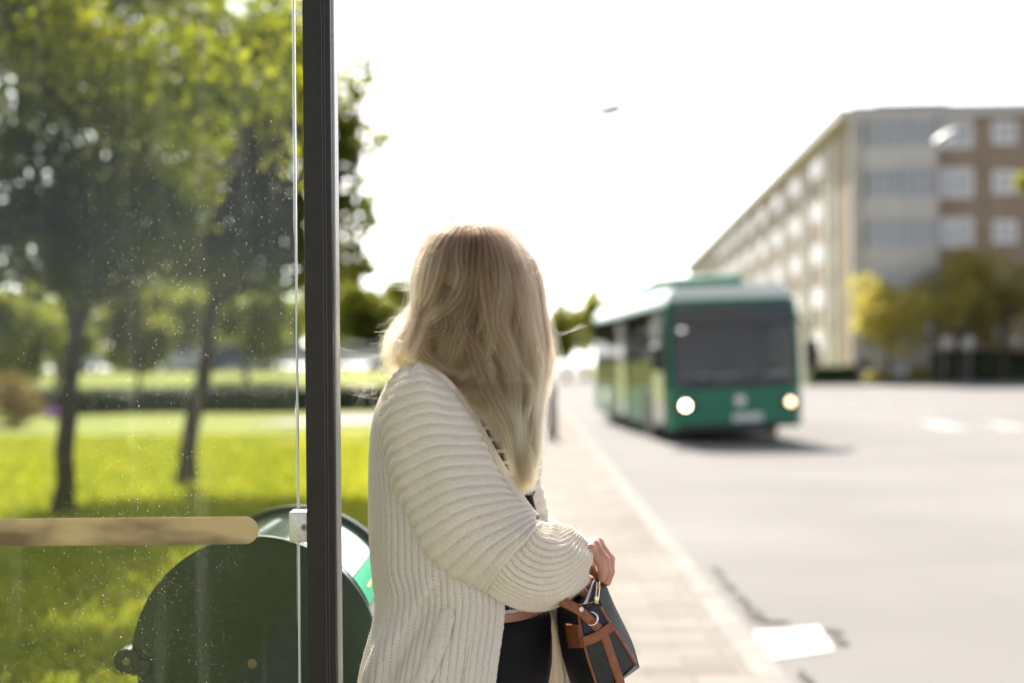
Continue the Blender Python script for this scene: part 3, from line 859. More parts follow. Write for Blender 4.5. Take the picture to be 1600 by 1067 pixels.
# windscreen follows the front
def front_sheet(z0, z1, x0, x1, off=0.0, nz=6, nx=12):
    rows = []
    for i in range(nz + 1):
        z = z0 + (z1 - z0) * i / nz
        lean = .0 if z < 1.1 else .16 * (z - 1.1) / 1.6
        rows.append([(x0 + (x1 - x0) * k / nx, ybulge(x0 + (x1 - x0) * k / nx) + lean - off, z) for k in range(nx + 1)])
    return rows
mb = MB(); mb.sheet(front_sheet(ZW + .02, 2.2, .13, BW - .13)); mb.build('windscreen', M['bus_pane'], bus)
mb = MB(); mb.sheet(front_sheet(2.2, ZT, .13, BW - .13)); mb.build('destination_display', M['bus_pane'], bus)
mb = MB(); mb.sheet(front_sheet(2.16, 2.23, .13, BW - .13, .012, 2)); mb.build('screen_divider', M['bus_black'], bus)
mb = MB(); mb.box((BW / 2 - .3, .40, 1.25), (.7, .3, .05), bev=.01); mb.box((2.1, .42, 1.27), (.3, .2, .08), bev=.02); mb.build('dash_tray', M['bus_roof'], bus)
mb = MB(); mb.sheet(front_sheet(1.02, 1.16, .2, BW - .2, .012, 3)); mb.build('dash_trim', M['bus_black'], bus)
for x in (.07, BW - .07):
    mb = MB()
    pts = [(x, .1 + (.0 if z < 1.1 else .16 * (z - 1.1) / 1.6), z) for z in (ZW, 1.1, 1.6, 2.1, ZT)]
    mb.tube(pts, .07, 8)
    mb.build('front_pillar', M['bus_green'], bus)
# side windows with pillars
for xs, nm in ((0.0, 'k'), (BW, 'r')):
    sgn = -1 if xs == 0 else 1
    edges = [.34, 1.62, 3.0, 4.4, 5.6, 6.9, 8.2, 9.5, 10.8, 11.85]
    for a, b in zip(edges[:-1], edges[1:]):
        xx = xs - sgn * .004
        mb = MB(); mb.add([(xx, a + .05, ZW + .005), (xx, b - .05, ZW + .005), (xx, b - .05, ZT - .005), (xx, a + .05, ZT - .005)], [(0, 1, 2, 3)])
        mb.build('side_window', M['bus_side_pane'], bus, smooth=False)
    for a in edges:
        mb = MB(); mb.box((xs - sgn * .035, a, (ZW + ZT) / 2), (.06, .1, ZT - ZW - .004)); mb.build('side_pillar', M['bus_black'], bus, smooth=False)
mb = MB(); mb.add([(.2, BL - .02, ZW), (BW - .2, BL - .02, ZW), (BW - .2, BL - .02, ZT), (.2, BL - .02, ZT)], [(0, 1, 2, 3)]); mb.build('rear_window', M['bus_black'], bus, smooth=False)
# doors on the kerb side
M['door_glass'] = mat('door_glass', (0.30, 0.34, 0.33), .08, (0.42, 0.44, 0.42), 1.2, 3, spec=.9)
for a, b in ((.38, 1.58), (5.65, 6.85)):
    d = MB(); d.box((-.012, (a + b) / 2, 1.36), (.03, b - a, 2.14), bev=.008); dd = d.build('door', M['bus_black'], bus)
    for c0, c1 in ((a + .06, (a + b) / 2 - .03), ((a + b) / 2 + .03, b - .06)):
        m2 = MB(); m2.box((-.026, (c0 + c1) / 2, 1.36), (.014, c1 - c0, 1.98)); m2.build('door_pane', M['door_glass'], dd, smooth=False)
m2 = MB(); m2.box((-.004, 9.4, .66), (.02, 1.1, .42), bev=.006); m2.build('side_panel', M['bus_roof'], bus)
# wheels
for y in (2.55, 8.9):
    for s, x in ((-1, .18), (1, BW - .18)):
        mb = MB(); mb.cyl((x - s * .12, y, .48), (x + s * .15, y, .48), .48, n=28); w = mb.build('wheel', M['rubber'], bus)
        mb = MB(); mb.cyl((x + s * .151, y, .48), (x + s * .17, y, .48), .28, n=20); mb.build('rim', M['alloy'], w)
        mb = MB(); mb.cyl((x + s * .175, y, .48), (x + s * .186, y, .48), .60, n=28); mb.build('wheel_arch', M['bus_black'], bus)
# under body so that daylight does not show below
mb = MB(); mb.box((BW / 2, BL / 2 + .4, .22), (BW - .7, BL - 1.6, .2)); mb.build('chassis', M['bus_black'], bus, smooth=False)
# lamps, plate, badge, bumper line, mirrors, wipers
for x, mm in ((.30, 'headlamp'), (BW - .26, 'headlamp2')):
    yb = ybulge(x)
    mb = MB(); mb.box((x, yb + .0, .72), (.40, .05, .25), bev=.02); hb = mb.build('headlight', M['bus_black'], bus)
    mb = MB(); mb.cyl((x, yb - .035, .72), (x, yb - .02, .72), .065, n=20); mb.build('lamp', M[mm], hb)
mb = MB(); mb.box((BW / 2 + .18, ybulge(BW / 2) - .012, .46), (.56, .02, .14), bev=.005); mb.build('number_plate', M['plate'], bus)
mb = MB(); mb.cyl((BW / 2 + .05, ybulge(BW / 2) - .022, .78), (BW / 2 + .05, ybulge(BW / 2) - .002, .78), .10, n=18); mb.build('badge', M['alloy'], bus)
mb = MB(); mb.sheet(front_sheet(.27, .36, .15, BW - .15, .014, 2)); mb.build('bumper_strip', M['bus_black'], bus)
for x, s in ((-.18, -1), (BW + .2, 1)):
    mb = MB(); mb.box((x, .0, 1.62), (.24, .14, .5), bev=.05); mi = mb.build('mirror', M['bus_black'], bus)
    mb = MB(); mb.tube([(x - s * .05, .0, 1.86), (x - s * .1, .08, 2.2), (x - s * .3, .22, 2.35)], .025, 8); mb.build('mirror_arm', M['bus_black'], mi)
for x in (.5, 1.4):
    mb = MB(); mb.tube([(x, ybulge(x) - .03, 1.08), (x + .45, ybulge(x + .45) - .02, 1.35), (x + .62, ybulge(x + .62) + .0, 1.5)], .012, 6); mb.build('wiper', M['bus_black'], bus)
# inside: floor-to-sill is the body; seats, rails, driver seat and partition
mb = MB(); mb.box((BW / 2, .62, 1.12), (2.2, .5, .2), bev=.05); mb.build('dashboard', M['bus_black'], bus)
mb = MB(); mb.box((BW / 2, .52, 2.40), (2.3, .3, .36), bev=.03); mb.build('sign_housing', M['bus_black'], bus)
mb = MB(); mb.tube([(1.85 + .2 * math.cos(a), .78 + .06 * math.sin(a), 1.42 + .19 * math.sin(a)) for a in np.linspace(0, 6.283, 25)], .016, 8, False); mb.build('steering_wheel', M['bus_black'], bus)
mb = MB(); mb.box((BW / 2, 2.0, 1.6), (2.2, .06, 1.1)); mb.build('driver_partition', M['bus_black'], bus, smooth=False)
for y in (3.2, 4.2, 7.3, 8.3, 9.3, 10.3):
    for x in (.55, BW - .55):
        mb = MB(); mb.box((x, y, 1.22), (.8, .14, .5), bev=.05); mb.build('seat', M['seat'], bus)
mb = MB(); mb.box((1.85, 1.2, 1.45), (.5, .16, .7), bev=.06); mb.build('seat', M['bus_black'], bus)
mb = MB()
for y in (2.4, 5.4, 7.0): mb.cyl((.6, y, ZW), (.6, y, ZT), .02)
mb.build('grab_rails', M['alloy'], bus)

# ------------------------------------------------------------------ bus shelter
M['post'] = mat('brown_black_aluminium', (0.014, 0.011, 0.0095), .42, (0.019, 0.015, 0.013), 60, 3, .08, 300, spec=.3)
M['steel'] = mat('brushed_steel', (0.52, 0.50, 0.47), .42, (0.62, 0.6, 0.57), 200, 2, metal=.55)
M['screw'] = mat('screw_metal', (0.20, 0.18, 0.15), .35, metal=.9)
def glass_mat():
    m, nt, N, L, P = new_mat('dusty_glass')
    out = N["Material Output"]
    tc = N.new('ShaderNodeTexCoord')
    tr = N.new('ShaderNodeBsdfTransparent'); tr.inputs[0].default_value = (.86, .89, .86, 1)
    gl = N.new('ShaderNodeBsdfGlossy'); gl.inputs['Roughness'].default_value = .015
    fr = N.new('ShaderNodeFresnel'); fr.inputs[0].default_value = 1.45
    half = N.new('ShaderNodeMath'); half.operation = 'MULTIPLY'; half.inputs[1].default_value = .4
    L.new(fr.outputs[0], half.inputs[0])
    ms = N.new('ShaderNodeMixShader'); L.new(half.outputs[0], ms.inputs[0]); L.new(tr.outputs[0], ms.inputs[1]); L.new(gl.outputs[0], ms.inputs[2])
    # dust: specks of several sizes (voronoi dots) over a thin uneven film
    dust = N.new('ShaderNodeBsdfTranslucent'); dust.inputs[0].default_value = (.85, .84, .80, 1)
    def dots(scale, r, keep, seed, gain):
        mp = N.new('ShaderNodeMapping'); mp.inputs['Location'].default_value = (seed, seed * 2.3, seed * .7)
        L.new(tc.outputs['Object'], mp.inputs[0])
        vo = N.new('ShaderNodeTexVoronoi'); vo.feature = 'F1'; vo.inputs['Scale'].default_value = scale
        vo.voronoi_dimensions = '3D'
        L.new(mp.outputs[0], vo.inputs['Vector'])
        lt = N.new('ShaderNodeMapRange'); lt.inputs[1].default_value = r; lt.inputs[2].default_value = r * .5; lt.inputs[3].default_value = 0; lt.inputs[4].default_value = 1
        L.new(vo.outputs['Distance'], lt.inputs[0])
        sp = N.new('ShaderNodeSeparateColor'); L.new(vo.outputs['Color'], sp.inputs[0])
        gt = N.new('ShaderNodeMath'); gt.operation = 'GREATER_THAN'; gt.inputs[1].default_value = keep
        L.new(sp.outputs[0], gt.inputs[0])
        mu = N.new('ShaderNodeMath'); mu.operation = 'MULTIPLY'; L.new(lt.outputs[0], mu.inputs[0]); L.new(gt.outputs[0], mu.inputs[1])
        m2 = N.new('ShaderNodeMath'); m2.operation = 'MULTIPLY'; L.new(mu.outputs[0], m2.inputs[0]); m2.inputs[1].default_value = gain
        return m2
    def mx(a, b):
        n = N.new('ShaderNodeMath'); n.operation = 'MAXIMUM'; L.new(a.outputs[0], n.inputs[0]); L.new(b.outputs[0], n.inputs[1]); return n
    d = mx(mx(dots(260, .30, .6, 1.0, .035), dots(150, .19, .70, 4.0, .2)), dots(60, .08, .80, 9.0, .42))
    nz = N.new('ShaderNodeTexNoise'); nz.inputs['Scale'].default_value = 2.6; nz.inputs['Detail'].default_value = 5
    st = N.new('ShaderNodeTexNoise'); st.inputs['Scale'].default_value = 1; st.inputs['Detail'].default_value = 4; sm = N.new('ShaderNodeMapping'); sm.inputs['Scale'].default_value = (26, 1, 1.3); L.new(tc.outputs['Object'], sm.inputs[0]); L.new(sm.outputs[0], st.inputs['Vector'])
    sr = N.new('ShaderNodeMapRange'); sr.inputs[1].default_value = .55; sr.inputs[2].default_value = .85; sr.inputs[3].default_value = 0; sr.inputs[4].default_value = .012; L.new(st.outputs['Fac'], sr.inputs[0])
    mpn = N.new('ShaderNodeMapping'); mpn.inputs['Scale'].default_value = (1, 1, .5); L.new(tc.outputs['Object'], mpn.inputs[0]); L.new(mpn.outputs[0], nz.inputs['Vector'])
    pat = N.new('ShaderNodeMapRange'); pat.inputs[1].default_value = .40; pat.inputs[2].default_value = .64; pat.inputs[3].default_value = .06; pat.inputs[4].default_value = 1.0
    L.new(nz.outputs['Fac'], pat.inputs[0])
    dm = N.new('ShaderNodeMath'); dm.operation = 'MULTIPLY'; L.new(d.outputs[0], dm.inputs[0]); L.new(pat.outputs[0], dm.inputs[1])
    film = N.new('ShaderNodeMath'); film.operation = 'MULTIPLY'; film.inputs[1].default_value = .004; L.new(pat.outputs[0], film.inputs[0])
    tot = N.new('ShaderNodeMath'); tot.operation = 'ADD'; tot.use_clamp = True; t0_ = N.new('ShaderNodeMath'); t0_.operation = 'ADD'; L.new(film.outputs[0], t0_.inputs[0]); L.new(sr.outputs[0], t0_.inputs[1]); L.new(dm.outputs[0], tot.inputs[0]); L.new(t0_.outputs[0], tot.inputs[1])
    m3 = N.new('ShaderNodeMixShader'); L.new(tot.outputs[0], m3.inputs[0]); L.new(ms.outputs[0], m3.inputs[1]); L.new(dust.outputs[0], m3.inputs[2])
    L.new(m3.outputs[0], out.inputs[0])
    return m
M['glass'] = glass_mat()
M['glass_edge'] = mat('glass_edge', (0.62, 0.68, 0.66), .15, spec=.8)
def film_mat():
    m, nt, N, L, P = new_mat('beige_film')
    out = N["Material Output"]
    tc = N.new('ShaderNodeTexCoord')
    wv = N.new('ShaderNodeTexWave'); wv.inputs['Scale'].default_value = 160; wv.bands_direction = 'X'; wv.inputs['Distortion'].default_value = 1.5
    wz = N.new('ShaderNodeTexWave'); wz.inputs['Scale'].default_value = 160; wz.bands_direction = 'Z'; wz.inputs['Distortion'].default_value = 1.5
    L.new(tc.outputs['Object'], wv.inputs[0]); L.new(tc.outputs['Object'], wz.inputs[0])
    ad = N.new('ShaderNodeMath'); ad.operation = 'ADD'; L.new(wv.outputs['Fac'], ad.inputs[0]); L.new(wz.outputs['Fac'], ad.inputs[1])
    cr = N.new('ShaderNodeValToRGB'); cr.color_ramp.elements[0].color = (.46, .37, .22, 1); cr.color_ramp.elements[1].color = (.64, .545, .36, 1); cr.color_ramp.elements[1].position = 1
    dv = N.new('ShaderNodeMath'); dv.operation = 'MULTIPLY'; dv.inputs[1].default_value = .5; L.new(ad.outputs[0], dv.inputs[0]); L.new(dv.outputs[0], cr.inputs[0])
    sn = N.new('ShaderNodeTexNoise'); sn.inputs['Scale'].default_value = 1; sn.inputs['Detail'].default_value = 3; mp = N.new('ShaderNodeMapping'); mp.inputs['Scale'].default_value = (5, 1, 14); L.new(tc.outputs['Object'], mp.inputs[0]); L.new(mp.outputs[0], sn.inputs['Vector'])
    sc = N.new('ShaderNodeValToRGB'); sc.color_ramp.elements[0].position = .30; sc.color_ramp.elements[0].color = (.22, .16, .10, 1); sc.color_ramp.elements[1].position = .5; sc.color_ramp.elements[1].color = (1, 1, 1, 1); L.new(sn.outputs['Fac'], sc.inputs[0])  # dark blotches: blurred shadows on the band, painted into its colour
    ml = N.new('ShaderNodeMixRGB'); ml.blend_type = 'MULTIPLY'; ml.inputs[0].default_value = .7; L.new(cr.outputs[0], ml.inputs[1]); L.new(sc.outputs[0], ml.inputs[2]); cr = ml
    L.new(cr.outputs[0], P.inputs['Base Color']); P.inputs['Roughness'].default_value = .6
    t = N.new('ShaderNodeBsdfTranslucent'); L.new(cr.outputs[0], t.inputs[0])
    s = N.new('ShaderNodeMixShader'); s.inputs[0].default_value = .45; L.new(P.outputs[0], s.inputs[1]); L.new(t.outputs[0], s.inputs[2]); L.new(s.outputs[0], out.inputs[0])
    return m
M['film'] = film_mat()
PX0, PX1, PD = -.3567, -.3085, 2.45
sh = empty('bus_shelter', (PX0 + .024, 2.49, 0), 'glass side wall and dark brown metal post of the bus shelter', 'bus shelter')
so = sh.location.copy()
# post: box section with two grooves and a rounded nose
def rr_poly(x0, x1, y0, y1, r, n=4):
    P = []
    for cx, cy, a0 in ((x1 - r, y1 - r, 0), (x0 + r, y1 - r, 90), (x0 + r, y0 + r, 180), (x1 - r, y0 + r, 270)):
        for k in range(n + 1):
            a = R(a0 + 90 * k / n); P.append((cx + r * math.cos(a), cy + r * math.sin(a)))
    return P
mb = MB(); mb.prism(rr_poly(PX0, PX1, PD, PD + .085, .004), 0, 2.45)
post = mb.build('post', M['post'], sh, off=so)
mb = MB()
for xx in (PX0 + .0335, PX0 + .0385): mb.box((xx, PD - .0006, 1.225), (.0016, .0024, 2.44))
mb.build('groove', M['dark_metal'], post, off=so, smooth=False)
mb = MB(); mb.box((PX1 + .0015, PD + .055, 1.225), (.003, .05, 2.44)); mb.build('sheen_strip', M['steel'], post, off=so, smooth=False)  # pale strip stands for the sky reflected in the post's side face
mb = MB(); mb.prism([(PX0 - .05, PD - .03), (PX1 + .05, PD - .03), (PX1 + .05, PD + .12), (PX0 - .05, PD + .12)], .004, .016); mb.build('base_plate', M['post'], sh, off=so, smooth=False)
# glass pane with its polished edge
GX = -.3725
mb = MB(); mb.box(((GX - 1.75) / 2 - .0025, 2.475, 1.22), (abs(-1.75 - GX) - .005, .009, 2.1))
gp = mb.build('glass_pane', M['glass'], sh, off=so, smooth=False)
mb = MB(); mb.box((GX - .0015, 2.475, 1.22), (.003, .0095, 2.1)); mb.build('polished_edge', M['glass_edge'], gp, off=so, smooth=False)
# frosted band with a rounded end on the near face of the glass
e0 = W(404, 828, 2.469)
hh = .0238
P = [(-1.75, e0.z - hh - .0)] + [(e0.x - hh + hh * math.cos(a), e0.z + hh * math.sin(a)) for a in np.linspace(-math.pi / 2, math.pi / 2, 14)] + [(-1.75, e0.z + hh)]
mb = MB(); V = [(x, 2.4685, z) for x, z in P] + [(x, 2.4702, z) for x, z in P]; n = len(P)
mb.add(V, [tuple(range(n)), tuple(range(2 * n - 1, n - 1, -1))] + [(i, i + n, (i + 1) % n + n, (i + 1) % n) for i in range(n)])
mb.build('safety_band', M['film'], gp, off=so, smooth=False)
def clamp(z):
    c = MB(); c.box((PX0 - .013, 2.4615, z), (.036, .012, .054), bev=.0035); c.box((PX0 - .013, 2.488, z), (.036, .012, .054), bev=.0035)
    o = c.build('clamp', M['steel'], sh, off=so)
    s = MB(); s.cyl((PX0 - .0045, 2.4535, z - .001), (PX0 - .0045, 2.456, z - .001), .0055, .006, 18); so_ = s.build('screw', M['screw'], o, off=so)
    s = MB(); s.cyl((PX0 - .0045, 2.4528, z - .001), (PX0 - .0045, 2.4538, z - .001), .0022, .0022, 6); s.build('socket', M['dark_metal'], so_, off=so)
cz = W(464, 823, 2.455).z
clamp(cz); clamp(.35); clamp(2.2)
mb = MB(); mb.box((-1.05, 2.475, .13), (1.40, .04, .06)); mb.build('bottom_rail', M['post'], sh, off=so, smooth=False)
mb = MB(); mb.box((-1.78, 2.49, 1.225), (.05, .085, 2.45)); mb.build('post', M['post'], sh, off=so, smooth=False)
mb = MB(); mb.box((-1.05, 2.49, 2.49), (1.6, .085, .07)); mb.build('top_rail', M['post'], sh, off=so, smooth=False)

# ------------------------------------------------------------------ litter bin
M['bin_green'] = mat('bin_green', (0.006, 0.022, 0.014), .32, (0.009, 0.028, 0.018), 12, 5, .05, 80, spec=.5)
M['bin_top'] = mat('bin_lid_green', (0.03, 0.07, 0.06), .16, spec=.8, coat=.7)
M['label_white'] = mat('label_white', (0.66, 0.68, 0.68), .3)
M['label_green'] = mat('label_green', (0.02, 0.42, 0.22), .35)
M['label_yellow'] = mat('label_yellow', (0.62, 0.60, 0.30), .4)
M['brass'] = mat('worn_bolt', (0.30, 0.20, 0.12), .4, metal=.8)
BC = W(399, 1031, 3.0); br = .262
by0, by1 = 3.0, 3.62
BNo = Vector((BC.x, (by0 + by1) / 2, 0))
bn = empty('litter_bin', BNo, 'dark green dome topped litter bin behind the glass', 'litter bin')
def dome_prof(r, z0, a0=0, a1=180, n=40):
    return [(BC.x + r * math.cos(R(a0 + (a1 - a0) * k / n)), z0 + r * math.sin(R(a0 + (a1 - a0) * k / n))) for k in range(n + 1)]
def end_cap(y0, y1, r):
    P = [(BC.x + r * .998, BC.z - .03)] + dome_prof(r, BC.z) + [(BC.x - r * .998, BC.z - .03)]
    mb = MB(); n = len(P)
    V = [(x, y0, z) for x, z in P] + [(x, y1, z) for x, z in P]
    mb.add(V, [tuple(range(n)), tuple(range(2 * n - 1, n - 1, -1))] + [(i, i + n, (i + 1) % n + n, (i + 1) % n) for i in range(n)])
    return mb.build('end_plate', M['bin_green'], bn, off=BNo, sharp=50)
end_cap(by0, by0 + .018, br); end_cap(by1 - .018, by1, br + .004)
rows = [[(x, y, z) for x, z in dome_prof(br - .012, BC.z)] for y in np.linspace(by0 + .017, by1 - .017, 8)]
mb = MB(); mb.sheet(rows); lid = mb.build('lid', M['bin_top'], bn, off=BNo)
mb = MB(); mb.box((BC.x, (by0 + by1) / 2, BC.z - .055), (br * 2 - .02, by1 - by0 - .03, .05)); mb.build('collar', M['bin_green'], bn, off=BNo, smooth=False)
mb = MB(); mb.box((BC.x, (by0 + by1) / 2, .47), (br * 2 - .04, by1 - by0 - .05, .66), bev=.02); mb.build('bin_body', M['bin_green'], bn, off=BNo)
mb = MB(); mb.box((BC.x, (by0 + by1) / 2, .07), (.22, .24, .14), bev=.01); mb.build('foot', M['dark_metal'], bn, off=BNo)
hx = W(199, 1031, 2.995)
mb = MB(); mb.cyl((hx.x, 2.985, hx.z), (hx.x, 3.03, hx.z), .026, n=24); mb.box((hx.x + .024, 3.008, hx.z - .014), (.05, .04, .03), bev=.005)
hg = mb.build('hinge', M['bin_green'], bn, off=BNo)
def bolt(px, py, d, par, r):
    p = W(px, py, d)
    mb = MB(); mb.cyl((p.x, d - .006, p.z), (p.x, d + .01, p.z), r, r * 1.15, 18); o = mb.build('bolt', M['brass'], par, off=BNo)
    mb = MB(); mb.cyl((p.x, d - .0075, p.z), (p.x, d - .005, p.z), r * .5, r * .5, 6); mb.build('socket', M['screw'], o, off=BNo)
bolt(199, 1032, 2.984, hg, .0078); bolt(395, 1035, 2.999, bn, .0095)
def lid_patch(a0, a1, y0, y1, lift, m, name):
    rows = [[(x, y, z) for x, z in dome_prof(br - .012 + lift, BC.z, a0, a1, 12)] for y in (y0, y1)]
    mb = MB(); mb.sheet(rows); return mb.build(name, M[m], lid, off=BNo)
lid_patch(39, 72, by0 + .10, by1 - .10, .0015, 'label_white', 'label')
lid_patch(23, 38.5, by0 + .10, by1 - .10, .0017, 'label_green', 'label')
lid_patch(28.5, 30.5, by0 + .18, by1 - .18, .0027, 'label_yellow', 'label_line')
for a in (45, 52, 59, 66): lid_patch(a, a + 1.6, by0 + .16, by1 - .2, .0028, 'bin_top', 'label_line')
# ------------------------------------------------------------------ woman: implicit-surface helpers
def grid_axes(lo, hi, h):
    return [np.arange(lo[k], hi[k] + h, h) for k in range(3)]
def rcone(P, a, b, r0, r1):
    a, b = np.array(a, float), np.array(b, float)
    ba = b - a; l2 = (ba @ ba) + 1e-12
    t = np.clip(((P - a) @ ba) / l2, 0, 1)
    return np.linalg.norm(P - a - t[..., None] * ba, axis=-1) - (r0 + (r1 - r0) * t)
def ellip(P, c, r, M=None):
    q = P - np.array(c)
    if M is not None: q = q @ M
    q = q / np.array(r)
    k = np.linalg.norm(q, axis=-1)
    return (k - 1) * min(r)
def smin(a, b, k):
    h = np.clip(.5 + .5 * (b - a) / k, 0, 1)
    return b + (a - b) * h - k * h * (1 - h)
def smax(a, b, k): return -smin(-a, -b, k)
def surface_net(f, lo, hi, h, chunk=None):
    X, Y, Z = grid_axes(lo, hi, h)
    P = np.stack(np.meshgrid(X, Y, Z, indexing='ij'), -1)
    D = f(P)
    nx, ny, nz = D.shape
    ins = D < 0
    c = [(i, j, k) for i in (0, 1) for j in (0, 1) for k in (0, 1)]
    def sl(A, o): return A[o[0]:nx - 1 + o[0], o[1]:ny - 1 + o[1], o[2]:nz - 1 + o[2]]
    cnt = sum(sl(ins, o).astype(np.int8) for o in c)
    act = (cnt > 0) & (cnt < 8)
    acc = np.zeros(act.shape + (3,)); w = np.zeros(act.shape)
    for o in c:
        for axx in range(3):
            if o[axx] == 0:
                o2 = list(o); o2[axx] = 1
                d0, d1 = sl(D, o), sl(D, o2)
                cr = (sl(ins, o) != sl(ins, o2)) & act
                t = np.where(cr, d0 / np.where(np.abs(d0 - d1) < 1e-12, 1e-12, d0 - d1), 0)
                for q in range(3):
                    base = o[q] if q != axx else t
                    acc[..., q] += np.where(cr, base, 0)
                w += cr
    idx = -np.ones(act.shape, np.int64); idx[act] = np.arange(act.sum())
    I = np.argwhere(act)
    V = np.array([X[0], Y[0], Z[0]]) + (I + acc[act] / w[act][:, None]) * h
    F = []
    for axx in range(3):
        o1, o2 = [k for k in range(3) if k != axx]
        A0 = ins; s0 = [slice(1, -1)] * 3; s1 = [slice(1, -1)] * 3
        s0[axx] = slice(0, D.shape[axx] - 1); s1[axx] = slice(1, D.shape[axx])
        a, b = ins[tuple(s0)], ins[tuple(s1)]
        cr = np.argwhere(a != b)
        if len(cr) == 0: continue
        g0 = cr.copy(); g0[:, o1] += 1; g0[:, o2] += 1     # grid index of the edge start
        def cell(d1, d2):
            q = g0.copy(); q[:, o1] -= d1; q[:, o2] -= d2
            return idx[q[:, 0], q[:, 1], q[:, 2]]
        qd = np.stack([cell(1, 1), cell(0, 1), cell(0, 0), cell(1, 0)], 1)
        fl = a[tuple(cr.T)]
        if axx == 1: fl = ~fl
        qd[~fl] = qd[~fl][:, ::-1]
        F.append(qd)
    F = np.vstack(F); F = F[(F >= 0).all(1)]
    return V, F

# ------------------------------------------------------------------ woman: frame
FA = R(-12)
fv = np.array([math.cos(FA), math.sin(FA), 0.0]); rv = np.array([fv[1], -fv[0], 0.0])   # forward, her right (towards camera)
TC = np.array([-.099, 2.75, 0.0])
PER = Vector((-.06, 2.75, 0.0))
person = None
def T(f, r, z): return TC + fv * f + rv * r + np.array([0, 0, z])
def nv(p): return np.array(tuple(p), float)
HC = np.array([-.058, 2.74, 1.628])
gz = np.array([.45, .885, -.06]); gz /= np.linalg.norm(gz)                # where she looks
gs = np.cross(gz, [0, 0, 1.]); gs /= np.linalg.norm(gs); gu = np.cross(gs, gz)
HM = np.stack([gs, gz, gu], 1)
prof = np.array([  # z, centre forward, half depth, half width
    (.80, .035, .10, .15), (.88, .04, .115, .16), (.95, .048, .115, .158), (1.02, .05, .108, .148), (1.10, .045, .10, .132), (1.20, .025, .10, .138),
    (1.30, .015, .105, .15), (1.38, .0, .095, .145), (1.43, -.01, .07, .11), (1.475, -.01, .055, .07), (1.52, 0.0, .05, .05)])
def torso_sdf(P, grow=0.0):
    z = P[..., 2]
    c = np.interp(z, prof[:, 0], prof[:, 1]); a = np.interp(z, prof[:, 0], prof[:, 2]) + grow; b = np.interp(z, prof[:, 0], prof[:, 3]) + grow
    q = P - TC
    f = q @ fv - c; r = q @ rv
    k = np.sqrt((f / a) ** 2 + (r / b) ** 2)
    d = (k - 1) * np.minimum(a, b)
    return smax(smax(d, z - 1.515, .03), .80 - z, .03)
SHR, SHL = T(-.01, .145, 1.375), T(-.01, -.145, 1.375)
ELR = nv(W(752, 880, 2.575)); WRR = nv(W(884, 864, 2.665))
ELL = np.array([.02, 2.93, 1.12]); WRL = np.array([.085, 2.815, 1.095])
HPR, HPL = T(.045, .075, .90), T(.045, -.085, .90)
KNR, KNL = T(.07, .10, .50), T(.03, -.105, .50)
ANR, ANL = T(.05, .105, .10), T(-.03, -.115, .10)
def body_sdf(P):
    d = torso_sdf(P)
    for s in (SHR, SHL): d = smin(d, rcone(P, T(-.01, 0, 1.42), s, .04, .045), .05)
    d = smin(d, rcone(P, SHR, ELR, .046, .04), .03); d = smin(d, rcone(P, SHL, ELL, .052, .04), .03)
    d = smin(d, rcone(P, ELR, WRR, .041, .026), .015); d = smin(d, rcone(P, ELL, WRL, .041, .026), .015)
    for s in (.07, -.07): d = smin(d, ellip(P, T(.09, s, 1.28), (.046, .052, .055)), .04)
    nb = T(-.01, 0, 1.46); d = smin(d, rcone(P, nb, HC - np.array([0, 0, .07]) - gz * .01, .056, .05), .04)
    for h, k, a in ((HPR, KNR, ANR), (HPL, KNL, ANL)):
        d = smin(d, rcone(P, h, k, .088, .058), .05); d = smin(d, rcone(P, k, a, .056, .036), .02)
        d = smin(d, rcone(P, a + np.array([0, 0, -.06]), a + fv * .15 + np.array([0, 0, -.075]), .036, .024), .03)
    # head: skull, jaw, face
    d = smin(d, ellip(P, HC + gu * .015 - gz * .008, (.074, .094, .098), HM), .02)
    d = smin(d, ellip(P, HC - gu * .055 + gz * .03, (.052, .055, .062), HM), .03)
    nose = HC + gz * .098 - gu * .018
    d = smin(d, rcone(P, nose + gu * .028 - gz * .014, nose + gz * .008 - gu * .008, .008, .012), .012)
    for s in (1, -1):
        d = smax(d, -ellip(P, HC + gz * .096 + gs * .033 * s + gu * .008, (.017, .012, .010), HM), .012)
        d = smin(d, ellip(P, HC + gz * .083 + gs * .033 * s + gu * .008, (.0125, .0125, .0125), HM), .003)
        d = smin(d, ellip(P, HC + gs * .078 * s - gz * .01 - gu * .005, (.012, .022, .033), HM), .008)
    m = HC + gz * .084 - gu * .058
    d = smin(d, rcone(P, m - gs * .018, m + gs * .018, .007, .007), .006)
    d = smin(d, rcone(P, m - gs * .014 - gu * .012, m + gs * .014 - gu * .012, .008, .008), .006)
    return d
V1, F1 = surface_net(body_sdf, (-.42, 2.35, -.0), (.34, 3.15, 1.76), .0085)
# hands
def hand_sdf(wr, knuck, pips, dips, tips, thumb, rk=.0115):
    kn = [nv(p) for p in knuck]; pi = [nv(p) for p in pips]; di = [nv(p) for p in dips]; ti = [nv(p) for p in tips]; th = [nv(p) for p in thumb]
    def f(P):
        d = None
        for i in range(4):
            q = rcone(P, wr + (kn[i] - kn[1]) * .35, kn[i], .0165, .0118)
            d = q if d is None else smin(d, q, .012)
        d = smin(d, rcone(P, wr, th[0], .02, .016), .012)
        for i in range(4):
            s = (.0085, .0094, .0096, .0092)[i]
            fg = rcone(P, kn[i], pi[i], s * 1.12, s * 1.0)
            fg = smin(fg, rcone(P, pi[i], di[i], s * 1.04, s * .92), .003)
            fg = smin(fg, rcone(P, di[i], ti[i], s * .94, s * .74), .002)
            d = smin(d, fg, .0035)
        t = rcone(P, th[0], th[1], .0135, .0105); t = smin(t, rcone(P, th[1], th[2], .011, .008), .003)
        return smin(d, t, .006)
    return f
